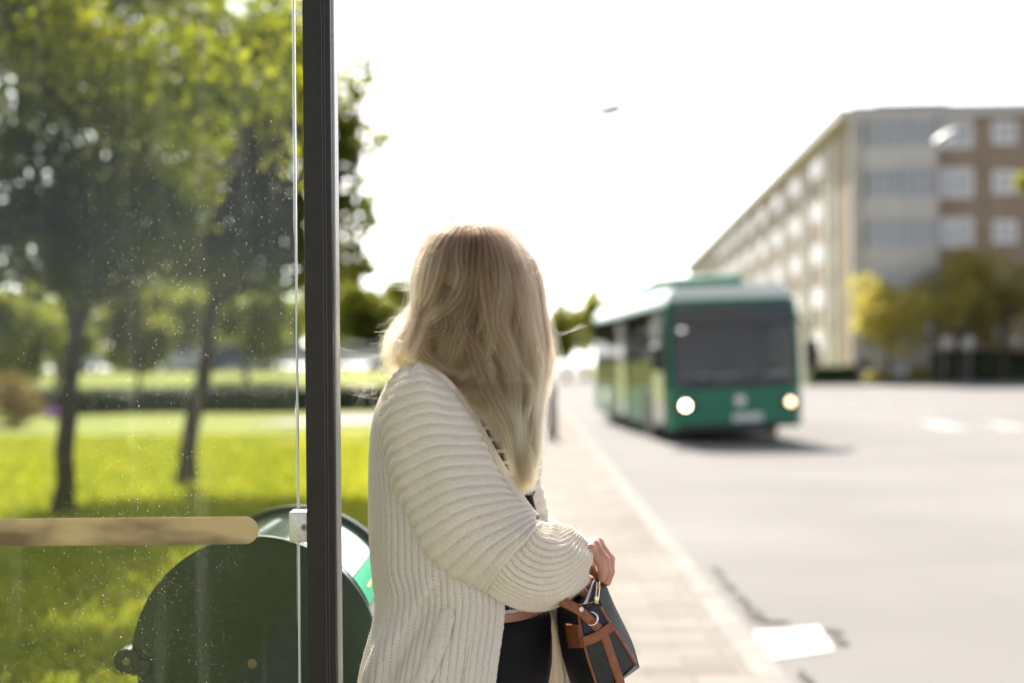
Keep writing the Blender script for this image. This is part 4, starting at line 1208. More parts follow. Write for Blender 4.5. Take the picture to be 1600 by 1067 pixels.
hr = hand_sdf(WRR, [W(921, 858, 2.600), W(928, 852, 2.617), W(933, 848, 2.637), W(934, 848, 2.657)],
              [W(938, 878, 2.598), W(945, 874, 2.612), W(951, 872, 2.632), W(953, 873, 2.654)],
              [W(942, 893, 2.603), W(949, 893, 2.616), W(953, 893, 2.634), W(953, 894, 2.654)],
              [W(940, 904, 2.610), W(946, 907, 2.622), W(949, 909, 2.640), W(948, 908, 2.656)],
              [W(912, 876, 2.69), W(926, 888, 2.69), W(935, 899, 2.672)])
V2, F2 = surface_net(hr, (.05, 2.56, 1.03), (.22, 2.74, 1.21), .0019)
hl = hand_sdf(WRL, [W(905, 893, 2.735), W(908, 889, 2.755), W(910, 887, 2.775), W(910, 887, 2.795)],
              [W(922, 907, 2.72), W(926, 904, 2.742), W(928, 903, 2.765), W(927, 904, 2.787)],
              [W(926, 924, 2.715), W(930, 922, 2.737), W(932, 921, 2.760), W(930, 920, 2.782)],
              [W(925, 938, 2.715), W(929, 938, 2.735), W(931, 937, 2.757), W(929, 934, 2.78)],
              [W(895, 905, 2.72), W(906, 917, 2.70), W(914, 928, 2.69)])
V3, F3 = surface_net(hl, (.03, 2.64, .98), (.2, 2.86, 1.16), .0022)
def skin_mat():
    m, nt, N, L, P = new_mat('skin')
    tc = N.new('ShaderNodeTexCoord'); nz = N.new('ShaderNodeTexNoise'); nz.inputs['Scale'].default_value = 35; nz.inputs['Detail'].default_value = 6
    L.new(tc.outputs['Object'], nz.inputs[0])
    cr = N.new('ShaderNodeValToRGB'); cr.color_ramp.elements[0].position = .3; cr.color_ramp.elements[0].color = (.50, .24, .16, 1)
    cr.color_ramp.elements[1].position = .7; cr.color_ramp.elements[1].color = (.60, .33, .235, 1)
    L.new(nz.outputs['Fac'], cr.inputs[0]); L.new(cr.outputs[0], P.inputs['Base Color'])
    P.inputs['Roughness'].default_value = .45
    P.inputs['Subsurface Weight'].default_value = .25; P.inputs['Subsurface Radius'].default_value = (.012, .004, .002); P.inputs['Subsurface Scale'].default_value = .6
    nb = N.new('ShaderNodeTexNoise'); nb.inputs['Scale'].default_value = 240; L.new(tc.outputs['Object'], nb.inputs[0])
    b = N.new('ShaderNodeBump'); b.inputs['Strength'].default_value = .25; b.inputs['Distance'].default_value = .001; L.new(nb.outputs['Fac'], b.inputs['Height']); L.new(b.outputs[0], P.inputs['Normal'])
    return m
M['skin'] = skin_mat()
M['eye_white'] = mat('eye_white', (.75, .73, .70), .15); M['lip'] = mat('lip', (.45, .14, .13), .4)
V = np.vstack([V1, V2, V3]); F = np.vstack([F1, F2 + len(V1), F3 + len(V1) + len(V2)])
fc = V[F].mean(1)
mi = np.zeros(len(F), int)
q = fc - HC; qg, qs, qu = q @ gz, q @ gs, q @ gu
mi[(np.abs(np.abs(qs) - .033) < .0105) & (np.abs(qu - .008) < .0065) & (qg > .07)] = 1
mi[(np.abs(qs) < .022) & (np.abs(qu + .064) < .012) & (qg > .08)] = 2
person = np_mesh('person', V, F, [M['skin'], M['eye_white'], M['lip']], None, PER, True, mi, PER)
tag(person, 'woman with long blonde hair in a cream knitted cardigan looking towards the bus', 'person')

# ------------------------------------------------------------------ clothes cut from the body's own form
def cut(P, d, z0, z1): return np.maximum(np.maximum(d, P[..., 2] - z1), z0 - P[..., 2])
def jeans_sdf(P):
    d = smin(torso_sdf(P, .007), rcone(P, HPR, KNR, .092, .068), .05); d = smin(d, rcone(P, HPL, KNL, .098, .068), .05)
    for k, a in ((KNR, ANR), (KNL, ANL)): d = smin(d, rcone(P, k, a + np.array([0, 0, .02]), .067, .052), .02)
    fx = (P - TC) @ fv; rx = (P - TC) @ rv
    d = d - .0025 * np.exp(-((P[..., 2] - .985) / .016) ** 2)                       # waistband
    d = d - .002 * np.exp(-((rx - .0) / .014) ** 2) * (fx > 0) * (P[..., 2] < .98)   # fly
    d = d + .0025 * np.exp(-(((P[..., 2] - .955) + .25 * (rx - .12)) / .004) ** 2) * (fx > 0.02) * (P[..., 2] < .975) * (np.abs(rx) > .05)   # pocket line
    return cut(P, d, .07, 1.006)
M['denim'] = mat('black_denim', (.008, .008, .009), .8, (.013, .013, .014), 300, 3, .4, 900, sheen=.0, spec=.2, dist=.001)
Vj, Fj = surface_net(jeans_sdf, (-.4, 2.4, .05), (.2, 3.1, 1.03), .0075)
np_mesh('jeans', Vj, Fj, M['denim'], person, None, True, None, PER)
def stripes_mat():
    m, nt, N, L, P = new_mat('striped_jersey')
    tc = N.new('ShaderNodeTexCoord'); sp = N.new('ShaderNodeSeparateXYZ'); L.new(tc.outputs['Object'], sp.inputs[0])
    a = N.new('ShaderNodeMath'); a.operation = 'MULTIPLY'; a.inputs[1].default_value = 1 / .021; L.new(sp.outputs['Z'], a.inputs[0])
    b = N.new('ShaderNodeMath'); b.operation = 'FRACT'; L.new(a.outputs[0], b.inputs[0])
    c = N.new('ShaderNodeMath'); c.operation = 'GREATER_THAN'; c.inputs[1].default_value = .7; L.new(b.outputs[0], c.inputs[0])
    mx = N.new('ShaderNodeMixRGB'); mx.inputs[1].default_value = (.012, .013, .02, 1); mx.inputs[2].default_value = (.62, .6, .57, 1); L.new(c.outputs[0], mx.inputs[0])
    L.new(mx.outputs[0], P.inputs['Base Color']); P.inputs['Roughness'].default_value = .85
    return m
M['stripes'] = stripes_mat()
Vt, Ft = surface_net(lambda P: cut(P, smin(torso_sdf(P, .006), np.minimum(ellip(P, T(.09, .07, 1.28), (.052, .058, .061)), ellip(P, T(.09, -.07, 1.28), (.052, .058, .061))), .04), 1.021, 1.42), (-.4, 2.4, 1.0), (.2, 3.1, 1.44), .0075)
np_mesh('striped_top', Vt, Ft, M['stripes'], person, None, True, None, PER)
M['boot'] = mat('black_boot', (.012, .011, .010), .4)
for a in (ANR, ANL):
    f = lambda P: smax(smin(rcone(P, a + np.array([0, 0, .06]), a + np.array([0, 0, -.05]), .052, .046), rcone(P, a + fv * .03 + np.array([0, 0, -.058]), a + fv * .17 + np.array([0, 0, -.068]), .046, .036), .03), .003 - P[..., 2], .004)
    Vb, Fb = surface_net(f, (a[0] - .1, a[1] - .14, -.01), (a[0] + .28, a[1] + .14, .2), .0075)
    np_mesh('boot', Vb, Fb, M['boot'], person, None, True, None, PER)

# ------------------------------------------------------------------ knitted cardigan
def knit_mat():
    m, nt, N, L, P = new_mat('cream_knit')
    out = N["Material Output"]
    tc = N.new('ShaderNodeTexCoord')
    nz = N.new('ShaderNodeTexNoise'); nz.inputs['Scale'].default_value = 260; nz.inputs['Detail'].default_value = 4
    L.new(tc.outputs['Object'], nz.inputs[0])
    cr = N.new('ShaderNodeValToRGB'); cr.color_ramp.elements[0].position = .3; cr.color_ramp.elements[0].color = (.80, .735, .635, 1)
    cr.color_ramp.elements[1].position = .7; cr.color_ramp.elements[1].color = (.92, .865, .775, 1)
    L.new(nz.outputs['Fac'], cr.inputs[0]); L.new(cr.outputs[0], P.inputs['Base Color'])
    P.inputs['Roughness'].default_value = .9; P.inputs['Specular IOR Level'].default_value = .15
    P.inputs['Sheen Weight'].default_value = .35; P.inputs['Sheen Roughness'].default_value = .5
    b = N.new('ShaderNodeBump'); b.inputs['Strength'].default_value = .5; b.inputs['Distance'].default_value = .0012
    L.new(nz.outputs['Fac'], b.inputs['Height']); L.new(b.outputs[0], P.inputs['Normal'])
    t = N.new('ShaderNodeBsdfTranslucent'); t.inputs[0].default_value = (.86, .78, .67, 1)
    s = N.new('ShaderNodeMixShader'); s.inputs[0].default_value = .22; L.new(P.outputs[0], s.inputs[1]); L.new(t.outputs[0], s.inputs[2])
    oa = N.new('ShaderNodeAttribute'); oa.attribute_name = 'open'; om = N.new('ShaderNodeMapRange'); om.inputs[1].default_value = .3; om.inputs[2].default_value = .75; om.inputs[4].default_value = .8; L.new(oa.outputs['Fac'], om.inputs[0])
    tp = N.new('ShaderNodeBsdfTransparent'); s2 = N.new('ShaderNodeMixShader'); L.new(om.outputs[0], s2.inputs[0]); L.new(s.outputs[0], s2.inputs[1]); L.new(tp.outputs[0], s2.inputs[2]); L.new(s2.outputs[0], out.inputs[0])
    return m
M['knit'] = knit_mat()
def crv(P, n):
    """Catmull-Rom through the rows of P, n samples, roughly even in length"""
    P = np.asarray(P, float)
    Q = np.vstack([2 * P[0] - P[1], P, 2 * P[-1] - P[-2]])
    ts = np.linspace(0, len(P) - 1, 40 * len(P)); i = np.minimum(ts.astype(int), len(P) - 2); t = (ts - i)[:, None]
    a, b, c, d = Q[i], Q[i + 1], Q[i + 2], Q[i + 3]
    C = .5 * ((2 * b) + (c - a) * t + (2 * a - 5 * b + 4 * c - d) * t ** 2 + (3 * b - a - 3 * c + d) * t ** 3)
    L = np.concatenate([[0], np.cumsum(np.linalg.norm(np.diff(C[:, :4], axis=0), axis=1))])
    s = np.linspace(0, L[-1], n)
    return np.stack([np.interp(s, L, C[:, k]) for k in range(P.shape[1])], 1)
def Wv(px, py, d):
    dx, dy = px - HX, py - HY; c, s = math.cos(ROLL), math.sin(ROLL)
    ux, uy = dx * c - dy * s, dx * s + dy * c
    return np.stack([ux * d / FPX, d + 0 * ux, CAM_H - uy * d / FPX], -1)
def grid_norm(G_):
    du = np.gradient(G_, axis=0); dv = np.gradient(G_, axis=1)
    n = np.cross(du, dv); return n / (np.linalg.norm(n, axis=-1, keepdims=True) + 1e-12)
def cumlen(G_, axis):
    d = np.linalg.norm(np.diff(G_, axis=axis), axis=-1)
    z = np.zeros_like(np.take(G_[..., 0], [0], axis=axis))
    return np.concatenate([z, np.cumsum(d, axis=axis)], axis=axis)
def grid_faces(m, n, wrap=False):
    I, J = np.meshgrid(np.arange(m - 1), np.arange(n if wrap else n - 1), indexing='ij')
    J2 = (J + 1) % n
    return np.stack([I * n + J, I * n + J2, (I + 1) * n + J2, (I + 1) * n + J], -1).reshape(-1, 4)
gss = lambda x, w: np.exp(-(x / w) ** 2)
def rib_cross(A, B, per=.0205, st=.0042, amp=1.0):
    """ribs run across A; dotted open rows between plain bands"""
    t = np.mod(A / per, 1.0)
    h = 1.7 * gss(t - .26, .17) + .55 * np.cos(2 * np.pi * t * 5)
    for k, tk in enumerate((.56, .70, .84)):
        h -= (4.2, 3.4, 2.6)[k] * gss(t - tk, .05) * (.5 + .5 * np.cos(2 * np.pi * B / st + (k % 2) * np.pi)) ** 1.5
    h += .22 * np.cos(2 * np.pi * B / st) * gss(t - .26, .2)
    return h * .001 * amp
def open_cross(A, B, per=.0205, st=.0042):
    t = np.mod(A / per, 1.0); o = 0
    for k, tk in enumerate((.56, .70, .84)):
        o = o + (1.0, .75, .5)[k] * gss(t - tk, .045) * (.5 + .5 * np.cos(2 * np.pi * B / st + (k % 2) * np.pi)) ** 1.5
    return o
def open_down(A, B, per=.0135, st=.0066):
    t = np.mod(A / per, 1.0) - .5
    return gss(np.abs(t) - .5, .17) * (.5 + .5 * np.cos(2 * np.pi * B / st))
def rib_down(A, B, per=.0135, st=.0066, amp=1.0):
    t = np.mod(A / per, 1.0) - .5
    h = .75 * np.cos(2 * np.pi * t) + .45 * np.cos(2 * np.pi * B / st + 3 * np.abs(t) * 6)
    h -= 4.2 * gss(np.abs(t) - .5, .16) * (.5 + .5 * np.cos(2 * np.pi * B / st))
    return h * .001 * amp

card = empty('cardigan', PER); card.parent = person; card.location = (0, 0, 0)
def knit_obj(name, G_, wrap=False, par=None, thick=None, hole=None):
    m, n = G_.shape[:2]
    o = np_mesh(name, G_.reshape(-1, 3), grid_faces(m, n, wrap), M['knit'], par or card, None, True, None, PER)
    if hole is not None:
        at = o.data.attributes.new('open', 'FLOAT', 'POINT'); at.data.foreach_set('value', np.clip(hole, 0, 1).astype(np.float32).ravel())
    if thick:
        md = o.modifiers.new('thickness', 'SOLIDIFY'); md.thickness = thick; md.offset = 0
    return o
# --- body panel
ct = np.array([  # z, px of the back silhouette, half depth, half width
    (1.487, 640, .045, .06), (1.47, 624, .06, .085), (1.44, 605, .085, .13), (1.40, 592, .11, .17), (1.36, 585, .13, .185), (1.30, 582, .145, .19), (1.20, 582, .15, .19), (1.10, 588, .15, .19),
    (1.05, 594, .15, .19), (1.02, 598, .15, .19), (1.0, 597, .15, .208), (.97, 589, .153, .222), (.93, 579, .158, .232), (.87, 569, .165, .232), (.80, 564, .17, .235), (.62, 558, .175, .235)])[::-1]
_zt = np.linspace(.60, 1.49, 300); _cs = [_zt]
for _k in (1, 2, 3):
    _v = np.interp(_zt, ct[:, 0], ct[:, _k]); _w = np.where(_zt < 1.42, 1.0, np.clip((1.46 - _zt) / .04, 0, 1))
    _s = np.convolve(np.pad(_v, 12, 'edge'), np.ones(25) / 25, 'valid'); _cs.append(_v * (1 - _w) + _s * _w)
ct = np.stack(_cs, 1)
def csec(z):
    px = np.interp(z, ct[:, 0], ct[:, 1]); a = np.interp(z, ct[:, 0], ct[:, 2]); b = np.interp(z, ct[:, 0], ct[:, 3])
    dy = (CAM_H - z) * FPX / 2.75; ux = (px - HX) - dy * math.sin(ROLL)
    xl = ux * 2.75 / FPX
    q_ = np.linspace(np.pi * .5, np.pi * 1.2, 90); ce = np.sign(np.cos(q_)) * np.abs(np.cos(q_)) ** .78; se = np.sign(np.sin(q_)) * np.abs(np.sin(q_)) ** .78
    ext = -np.min(fv[0] * np.multiply.outer(a, ce) + rv[0] * np.multiply.outer(b, se), axis=-1)
    c = (xl - TC[0] + ext) / fv[0]
    return c, a, b
def cpt(z, ph):
    c, a, b = csec(z)
    ce = np.sign(np.cos(ph)) * np.abs(np.cos(ph)) ** .78; se = np.sign(np.sin(ph)) * np.abs(np.sin(ph)) ** .78
    return TC[None] + fv[None] * (c + a * ce)[:, None] + rv[None] * (b * se)[:, None] + np.stack([0 * z, 0 * z, z], 1)
def to_px(P):
    ux = P[..., 0] / P[..., 1] * FPX; uy = (CAM_H - P[..., 2]) / P[..., 1] * FPX
    c, s = math.cos(ROLL), math.sin(ROLL)
    return HX + ux * c + uy * s, HY - ux * s + uy * c
zs = np.linspace(1.487, .62, 520)
edge_y = np.array([(900, 783), (930, 785), (960, 784), (1000, 779), (1040, 773), (1067, 770), (1200, 755)])
phs = np.linspace(R(20), R(100), 161)
ph1 = np.zeros(len(zs))
for i, z in enumerate(zs):
    if z > 1.20: ph1[i] = np.nan
    else:
        P = cpt(np.full(161, z), phs); px, py = to_px(P)
        tgt = np.interp(py, edge_y[:, 0], edge_y[:, 1])
        ph1[i] = phs[np.argmin(np.abs(px - tgt))]
ph1[np.isnan(ph1)] = ph1[~np.isnan(ph1)][0]
k = np.ones(15) / 15; ph1 = np.convolve(np.pad(ph1, 7, 'edge'), k, 'valid'); ph1 = np.convolve(np.pad(ph1, 20, 'edge'), np.ones(41) / 41, 'valid')
vs = np.concatenate([np.linspace(0, .58, 430), np.linspace(.58, 1, 90)[1:]])
PH = ph1[:, None] + (R(300) - ph1[:, None]) * vs[None]
Gt = cpt(np.repeat(zs, len(vs)), PH.ravel()).reshape(len(zs), len(vs), 3)
n0 = grid_norm(Gt)
if (n0[200, 200] @ (Gt[200, 200] - TC - np.array([0, 0, Gt[200, 200][2]]))) < 0: n0 = -n0
px, py = to_px(Gt)
near = (n0 @ np.array([0, -1.0, 0])) > -.2
# drapery: the fold that falls from under the arm, and shallow long folds
fl = np.array([(690, 880), (672, 915), (645, 965), (618, 1010), (598, 1050), (585, 1100)])
fx = np.interp(py, fl[:, 1], fl[:, 0])
s_ = (px - fx)
dep = .014 * np.where(s_ < 0, gss(s_, 26), gss(s_, 5)) * np.clip((py - 880) / 50, 0, 1) * near
dep = dep - .006 * gss(s_ - 14, 9) * np.clip((py - 890) / 60, 0, 1) * near
zz_ = Gt[..., 2]
dep = dep + .006 * np.sin(PH * 9 + 2.2 * np.sin(zz_ * 7)) * np.clip((1.25 - zz_) / .25, 0, 1) * (PH > R(70))
dep = dep + .007 * gss(px - (742 - (py - 930) * .12), 16) * np.clip((py - 900) / 40, 0, 1) * near
Gt = Gt + n0 * dep[..., None]
A = cumlen(Gt, 1); Bz = cumlen(Gt, 0)
A = A - A[:, :1] * 0
Gt = Gt + n0 * rib_down(A, Bz)[..., None] * 1.0
knit_obj('back_panel', Gt, False, None, .004, open_down(A, Bz))
def torso_near(px, py):
    """nearest point of the panel to a pixel, on its near side"""
    ppx, ppy = to_px(Gt)
    d = (ppx - px) ** 2 + (ppy - py) ** 2 + np.where(near, 0, 1e6)
    i = np.unravel_index(np.argmin(d), d.shape); return Gt[i]
# edge band along the near front opening
eb = np.stack([Gt[:, 0] + (Gt[:, 0] - Gt[:, 6]) * .2], 0)[0]
sel = zs < 1.08
tube = MB(); E = eb[sel][::3]
E = np.stack([np.convolve(np.pad(E[:, q], 6, 'edge'), np.ones(13) / 13, 'valid') for q in range(3)], 1)
tube.tube([tuple(p) for p in E], [.0075 + .0004 * math.sin(k * 2.2) for k in range(len(E))], 10)
tube.build('front_edge', M['knit'], card, off=PER)
# --- far front panel hanging past the jeans
zf = np.linspace(1.035, .62, 260)
y_ = CAM_H - zf
cL = cpt(zf, np.full(260, R(300)))
tw = np.clip((1.035 - zf) / .1, 0, 1)
pr_ = np.stack([np.interp(zf, [.62, .86, .93, 1.0, 1.1, 1.22], [930, 907, 897, 886, 868, 850]), zf], 1)
tx = (pr_[:, 0] - HX - (CAM_H - zf) * FPX / 2.80 * math.sin(ROLL)) * 2.80 / FPX
tR = np.stack([tx, np.full(260, 2.80), zf], 1)
tL = np.stack([tx - .072, np.full(260, 2.90), zf], 1)
vv = np.linspace(0, 1, 120)
Gf = np.zeros((260, 120, 3))
for j, v in enumerate(vv):
    Gf[:, j] = cL * max(0, 1 - v * 3) + tL * (min(1, v * 3) if v < 1 / 3 else 1 - (v - 1 / 3) * 1.5) + tR * (0 if v < 1 / 3 else (v - 1 / 3) * 1.5)
nf = grid_norm(Gf)
Gf = Gf + nf * (.010 * np.sin(vv * 17)[None] * tw[:, None])[..., None]
Gf = Gf + nf * rib_down(cumlen(Gf, 1), cumlen(Gf, 0), .012, .0062, .8)[..., None]
knit_obj('front_panel', Gf, False, None, .005)
# --- sleeves
def sleeve(name, rows, nrow, ncol, pattern, fine=.78, cap=False):
    """rows: Lx,Ly,Rx,Ry,depth,half-depth,shift of the near side along the sleeve (px)"""
    Q = crv(rows, nrow)
    nf_ = int(ncol * fine); 
    th = np.concatenate([np.linspace(-.12, math.pi + .12, nf_), np.linspace(math.pi + .12, 2 * math.pi - .12, ncol - nf_ + 2)[1:-1]])
    L, Rr = Q[:, :2], Q[:, 2:4]
    mid = (L + Rr) / 2; half = (Rr - L) / 2
    ax_ = np.gradient(mid, axis=0); ax_ /= np.linalg.norm(ax_, axis=1, keepdims=True)
    sh_ = np.clip(np.sin(th), 0, 1)
    pxy = mid[:, None] - half[:, None] * np.cos(th)[None, :, None] + ax_[:, None] * (Q[:, 6][:, None] * sh_[None] ** 1.2)[..., None]
    d = Q[:, 4][:, None] - Q[:, 5][:, None] * np.sin(th)[None]
    G_ = Wv(pxy[..., 0], pxy[..., 1], d)
    n_ = grid_norm(G_)
    if n_[nrow // 2, nf_ // 2][1] > 0: n_ = -n_
    A = np.repeat(cumlen(G_, 0)[:, nf_ // 2][:, None], ncol, 1); Bc = cumlen(G_, 1)
    G_ = G_ + n_ * pattern(A, Bc, th, G_)[..., None]
    return G_, th, Q, (A, Bc)
up_rows = [(637, 573, 650, 566, 2.665, .045, 0), (612, 596, 682, 586, 2.645, .085, -10), (595, 640, 716, 622, 2.63, .10, -24), (597, 690, 744, 663, 2.615, .10, -30), (609, 737, 766, 703, 2.605, .094, -30),
           (623, 782, 788, 740, 2.60, .096, -28), (641, 826, 807, 770, 2.595, .096, -24), (664, 868, 822, 792, 2.59, .094, -18), (699, 897, 833, 806, 2.585, .09, -12), (731, 912, 839, 813, 2.58, .086, -6), (766, 924, 846, 819, 2.58, .08, -2)]
def pat_up(A, Bc, th, G_):
    wr = .004 * np.sin(A * 55 + 2.0 * np.sin(th)[None] ) * gss(A - .33, .09)
    sag = .003 * np.sin(A * 30 + th[None] * 3.1) + .002 * np.sin(th[None] * 7 + A * 12)
    return rib_cross(A + .0015 * np.sin(th * 5)[None], Bc) + wr * np.clip(np.sin(th), 0, 1)[None] + sag
Gs, ths, Qs, ABs = sleeve('sleeve', up_rows, 360, 400, pat_up)
slv = knit_obj('sleeve', Gs, True, None, None, open_cross(ABs[0] + .0015 * np.sin(ths * 5)[None], ABs[1]))
fo_rows = [(757, 919, 840, 815, 2.578, .078, 0), (781, 936, 853, 819, 2.582, .085, 3), (821, 951, 869, 820, 2.592, .088, 7), (858, 950, 886, 824, 2.605, .082, 11), (892, 934, 900, 832, 2.622, .068, 14), (913, 912, 909, 844, 2.638, .05, 15), (908, 900, 904, 852, 2.645, .036, 13)]
def pat_fo(A, Bc, th, G_):
    t = np.mod(Bc / .0135, 1.0)
    h = .0016 * np.cos(2 * np.pi * t) - .0013 * gss(np.mod(t + .5, 1) - .5 + .5, .15) * 0
    h = h - .003 * gss(t - .5, .12) * (.5 + .5 * np.cos(2 * np.pi * A / .0048))
    ruff = .0035 * np.sin(A * 120 + np.sin(th * 3)[None] * 1.5) * gss(th[None] - 2.5, .5) * gss(A - .08, .05)
    end = -.004 * gss(A - A.max() * .9, .01)
    return h + ruff + .003 * np.sin(th[None] * 6 + A * 25) + end
Gfo, _, _, ABf = sleeve('forearm', fo_rows, 190, 380, pat_fo)
knit_obj('sleeve_cuff', Gfo, True, slv, None, .8 * gss(np.mod(ABf[1] / .0135, 1.0) - .5, .12) * (.5 + .5 * np.cos(2 * np.pi * ABf[0] / .0048)))
# seam cord between the two knits and the eyelet seam on the back of the sleeve
mb = MB(); cs = Gs[-8][:300:3]
mb.tube([tuple(p + np.array([0, -.001, 0])) for p in cs], .003, 8); mb.build('seam', M['knit'], slv, off=PER)
# neckline band: knitted border that runs from the neck down the sleeve side
nb_px = [(641, 569, 2.655), (655, 566, 2.645), (685, 582, 2.628), (716, 614, 2.612), (742, 652, 2.60), (764, 692, 2.592), (786, 730, 2.588), (806, 762, 2.586), (822, 786, 2.586), (838, 806, 2.585)]
nbp = crv([tuple(W(x - 3, y + 2, d)) for x, y, d in nb_px], 170)
mb = MB(); mb.tube([tuple(p) for p in nbp], [.0095 + .0005 * math.sin(k * 1.9) for k in range(len(nbp))], 12); mb.build('neck_band', M['knit'], card, off=PER)
# collar at the back of the neck
cp = []
for k in range(26):
    a = R(100 + 180 * k / 25); c, aa, bb = csec(np.array([1.484]))
    p = T(c[0] + aa[0] * math.cos(a), bb[0] * math.sin(a), 1.486); cp.append(tuple(p))
mb = MB(); mb.tube(cp, [.008 + .001 * math.sin(k * 2.5) for k in range(26)], 12); mb.build('collar', M['knit'], card, off=PER)
# far sleeve in world space
def far_sleeve():
    pts = crv([np.concatenate([p, [r]]) for p, r in ((SHL + np.array([.0, -.02, .03]), .06), (SHL + np.array([0, .02, -.05]), .085), ((SHL + ELL) / 2 + np.array([0, .0, -.02]), .085), (ELL + np.array([-.01, 0, -.01]), .078), ((ELL + WRL) / 2, .066), (WRL + (ELL - WRL) * .18, .05), (WRL + (ELL - WRL) * .05, .034))], 150)
    C = pts[:, :3]; r = pts[:, 3]
    t = np.gradient(C, axis=0); t /= np.linalg.norm(t, axis=1, keepdims=True)
    u = np.cross(t, [0, 1.0, 0.2]); u /= np.linalg.norm(u, axis=1, keepdims=True); w = np.cross(t, u)
    th = np.linspace(0, 2 * math.pi, 121)[:-1]
    A = np.concatenate([[0], np.cumsum(np.linalg.norm(np.diff(C, axis=0), axis=1))])[:, None]
    rr = r[:, None] + rib_cross(A + 0 * th[None], th[None] * r[:, None])
    return C[:, None] + rr[..., None] * (u[:, None] * np.cos(th)[None, :, None] + w[:, None] * np.sin(th)[None, :, None])
knit_obj('sleeve', far_sleeve(), True)
# pocket welt on the near side
cl = crv([(702, 946), (698, 965), (689, 995), (677, 1027), (663, 1058), (652, 1085)], 90)
Gp = np.zeros((90, 30, 3))
tn = np.gradient(cl, axis=0); tn /= np.linalg.norm(tn, axis=1, keepdims=True)
for i in range(90):
    wd = 12.5 * min(1, math.sqrt(max(0.02, i / 9)))
    for j in range(30):
        x = cl[i] + np.array([tn[i][1], -tn[i][0]]) * (j / 29 - .5) * 2 * wd
        Gp[i, j] = torso_near(x[0], x[1])
kk = np.ones(9) / 9
for ax2 in range(3):
    for j in range(30): Gp[:, j, ax2] = np.convolve(np.pad(Gp[:, j, ax2], 4, 'edge'), kk, 'valid')
    for i in range(90): Gp[i, :, ax2] = np.convolve(np.pad(Gp[i, :, ax2], 2, 'edge'), np.ones(5) / 5, 'valid')
bl = (1 - np.abs(np.linspace(-1, 1, 30)) ** 4)
Gp = Gp + np.array([0, -1.0, 0]) * (.0045 + .008 * bl[None, :, None] * np.clip(np.linspace(0, 9, 90), .2, 1)[:, None, None] + -.0014 * np.cos(cumlen(Gp, 0) * 2 * np.pi / .0075)[..., None])
knit_obj('pocket', Gp, False, None, .003)
# loose fibres that catch the light along the edges of the knit
gq = np.random.default_rng(77)
def fuzz(G_, n, L, rad):
    nn = grid_norm(G_); 
    if (nn[G_.shape[0] // 2, G_.shape[1] // 4][1]) > 0: nn = -nn
    i = gq.integers(2, G_.shape[0] - 2, n); j = gq.integers(2, G_.shape[1] - 2, n)
    p = G_[i, j]; d = nn[i, j] + gq.normal(size=(n, 3)) * .7; d /= np.linalg.norm(d, axis=1)[:, None]
    l = L * (.4 + gq.random(n))[:, None]
    b = gq.normal(size=(n, 3)) * .35
    return np.stack([p, p + d * l * .5 + b * l * .25, p + d * l + b * l], 1)
def strands(name, P, rad, m, parent, tint=None):
    """P (n,k,3) strands as one hair-curve object"""
    n, k = P.shape[:2]
    hc = bpy.data.hair_curves.new(name)
    hc.add_curves([k] * n)
    hc.position_data.foreach_set("vector", (P - np.array(PER)).astype(np.float32).ravel())
    ra = hc.attributes.get("radius") or hc.attributes.new("radius", 'FLOAT', 'POINT')
    rr = np.broadcast_to(rad, (n, k)).astype(np.float32).ravel()
    ra.data.foreach_set("value", rr)
    if tint is not None:
        ta = hc.attributes.new("tint", 'FLOAT', 'CURVE'); ta.data.foreach_set("value", tint.astype(np.float32))
    hc.materials.append(m)
    o = bpy.data.objects.new(name, hc); COL.objects.link(o); o.parent = parent
    return o
FZ = np.concatenate([fuzz(Gs, 9000, .0045, 0), fuzz(Gt, 9000, .0045, 0), fuzz(Gfo, 5000, .0045, 0)])
strands('wool_fibres', FZ, .00011, M['knit'], card)

# ------------------------------------------------------------------ hair
def hair_mat():
    m, nt, N, L, P = new_mat('blonde_hair')
    out = N["Material Output"]
    hi = N.new('ShaderNodeHairInfo')
    at = N.new('ShaderNodeAttribute'); at.attribute_name = 'tint'; at.attribute_type = 'GEOMETRY'
    cr = N.new('ShaderNodeValToRGB')
    e = cr.color_ramp.elements
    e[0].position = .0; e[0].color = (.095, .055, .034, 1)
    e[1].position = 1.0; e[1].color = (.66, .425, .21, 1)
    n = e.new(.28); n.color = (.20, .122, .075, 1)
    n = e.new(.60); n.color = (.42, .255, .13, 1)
    L.new(hi.outputs['Intercept'], cr.inputs[0])
    mx = N.new('ShaderNodeMixRGB'); mx.blend_type = 'MULTIPLY'; mx.inputs[0].default_value = 1
    tr = N.new('ShaderNodeMapRange'); tr.inputs[3].default_value = .34; tr.inputs[4].default_value = 1.5; L.new(at.outputs['Fac'], tr.inputs[0])
    L.new(cr.outputs[0], mx.inputs[1]); L.new(tr.outputs[0], mx.inputs[2])
    h = N.new('ShaderNodeBsdfHairPrincipled'); h.model = 'CHIANG'; h.parametrization = 'COLOR'
    L.new(mx.outputs[0], h.inputs['Color'])
    h.inputs['IOR'].default_value = 1.32; h.inputs['Roughness'].default_value = .32; h.inputs['Radial Roughness'].default_value = .45; h.inputs['Random Roughness'].default_value = .2
    L.new(h.outputs[0], out.inputs[0])
    return m
M['hair'] = hair_mat()
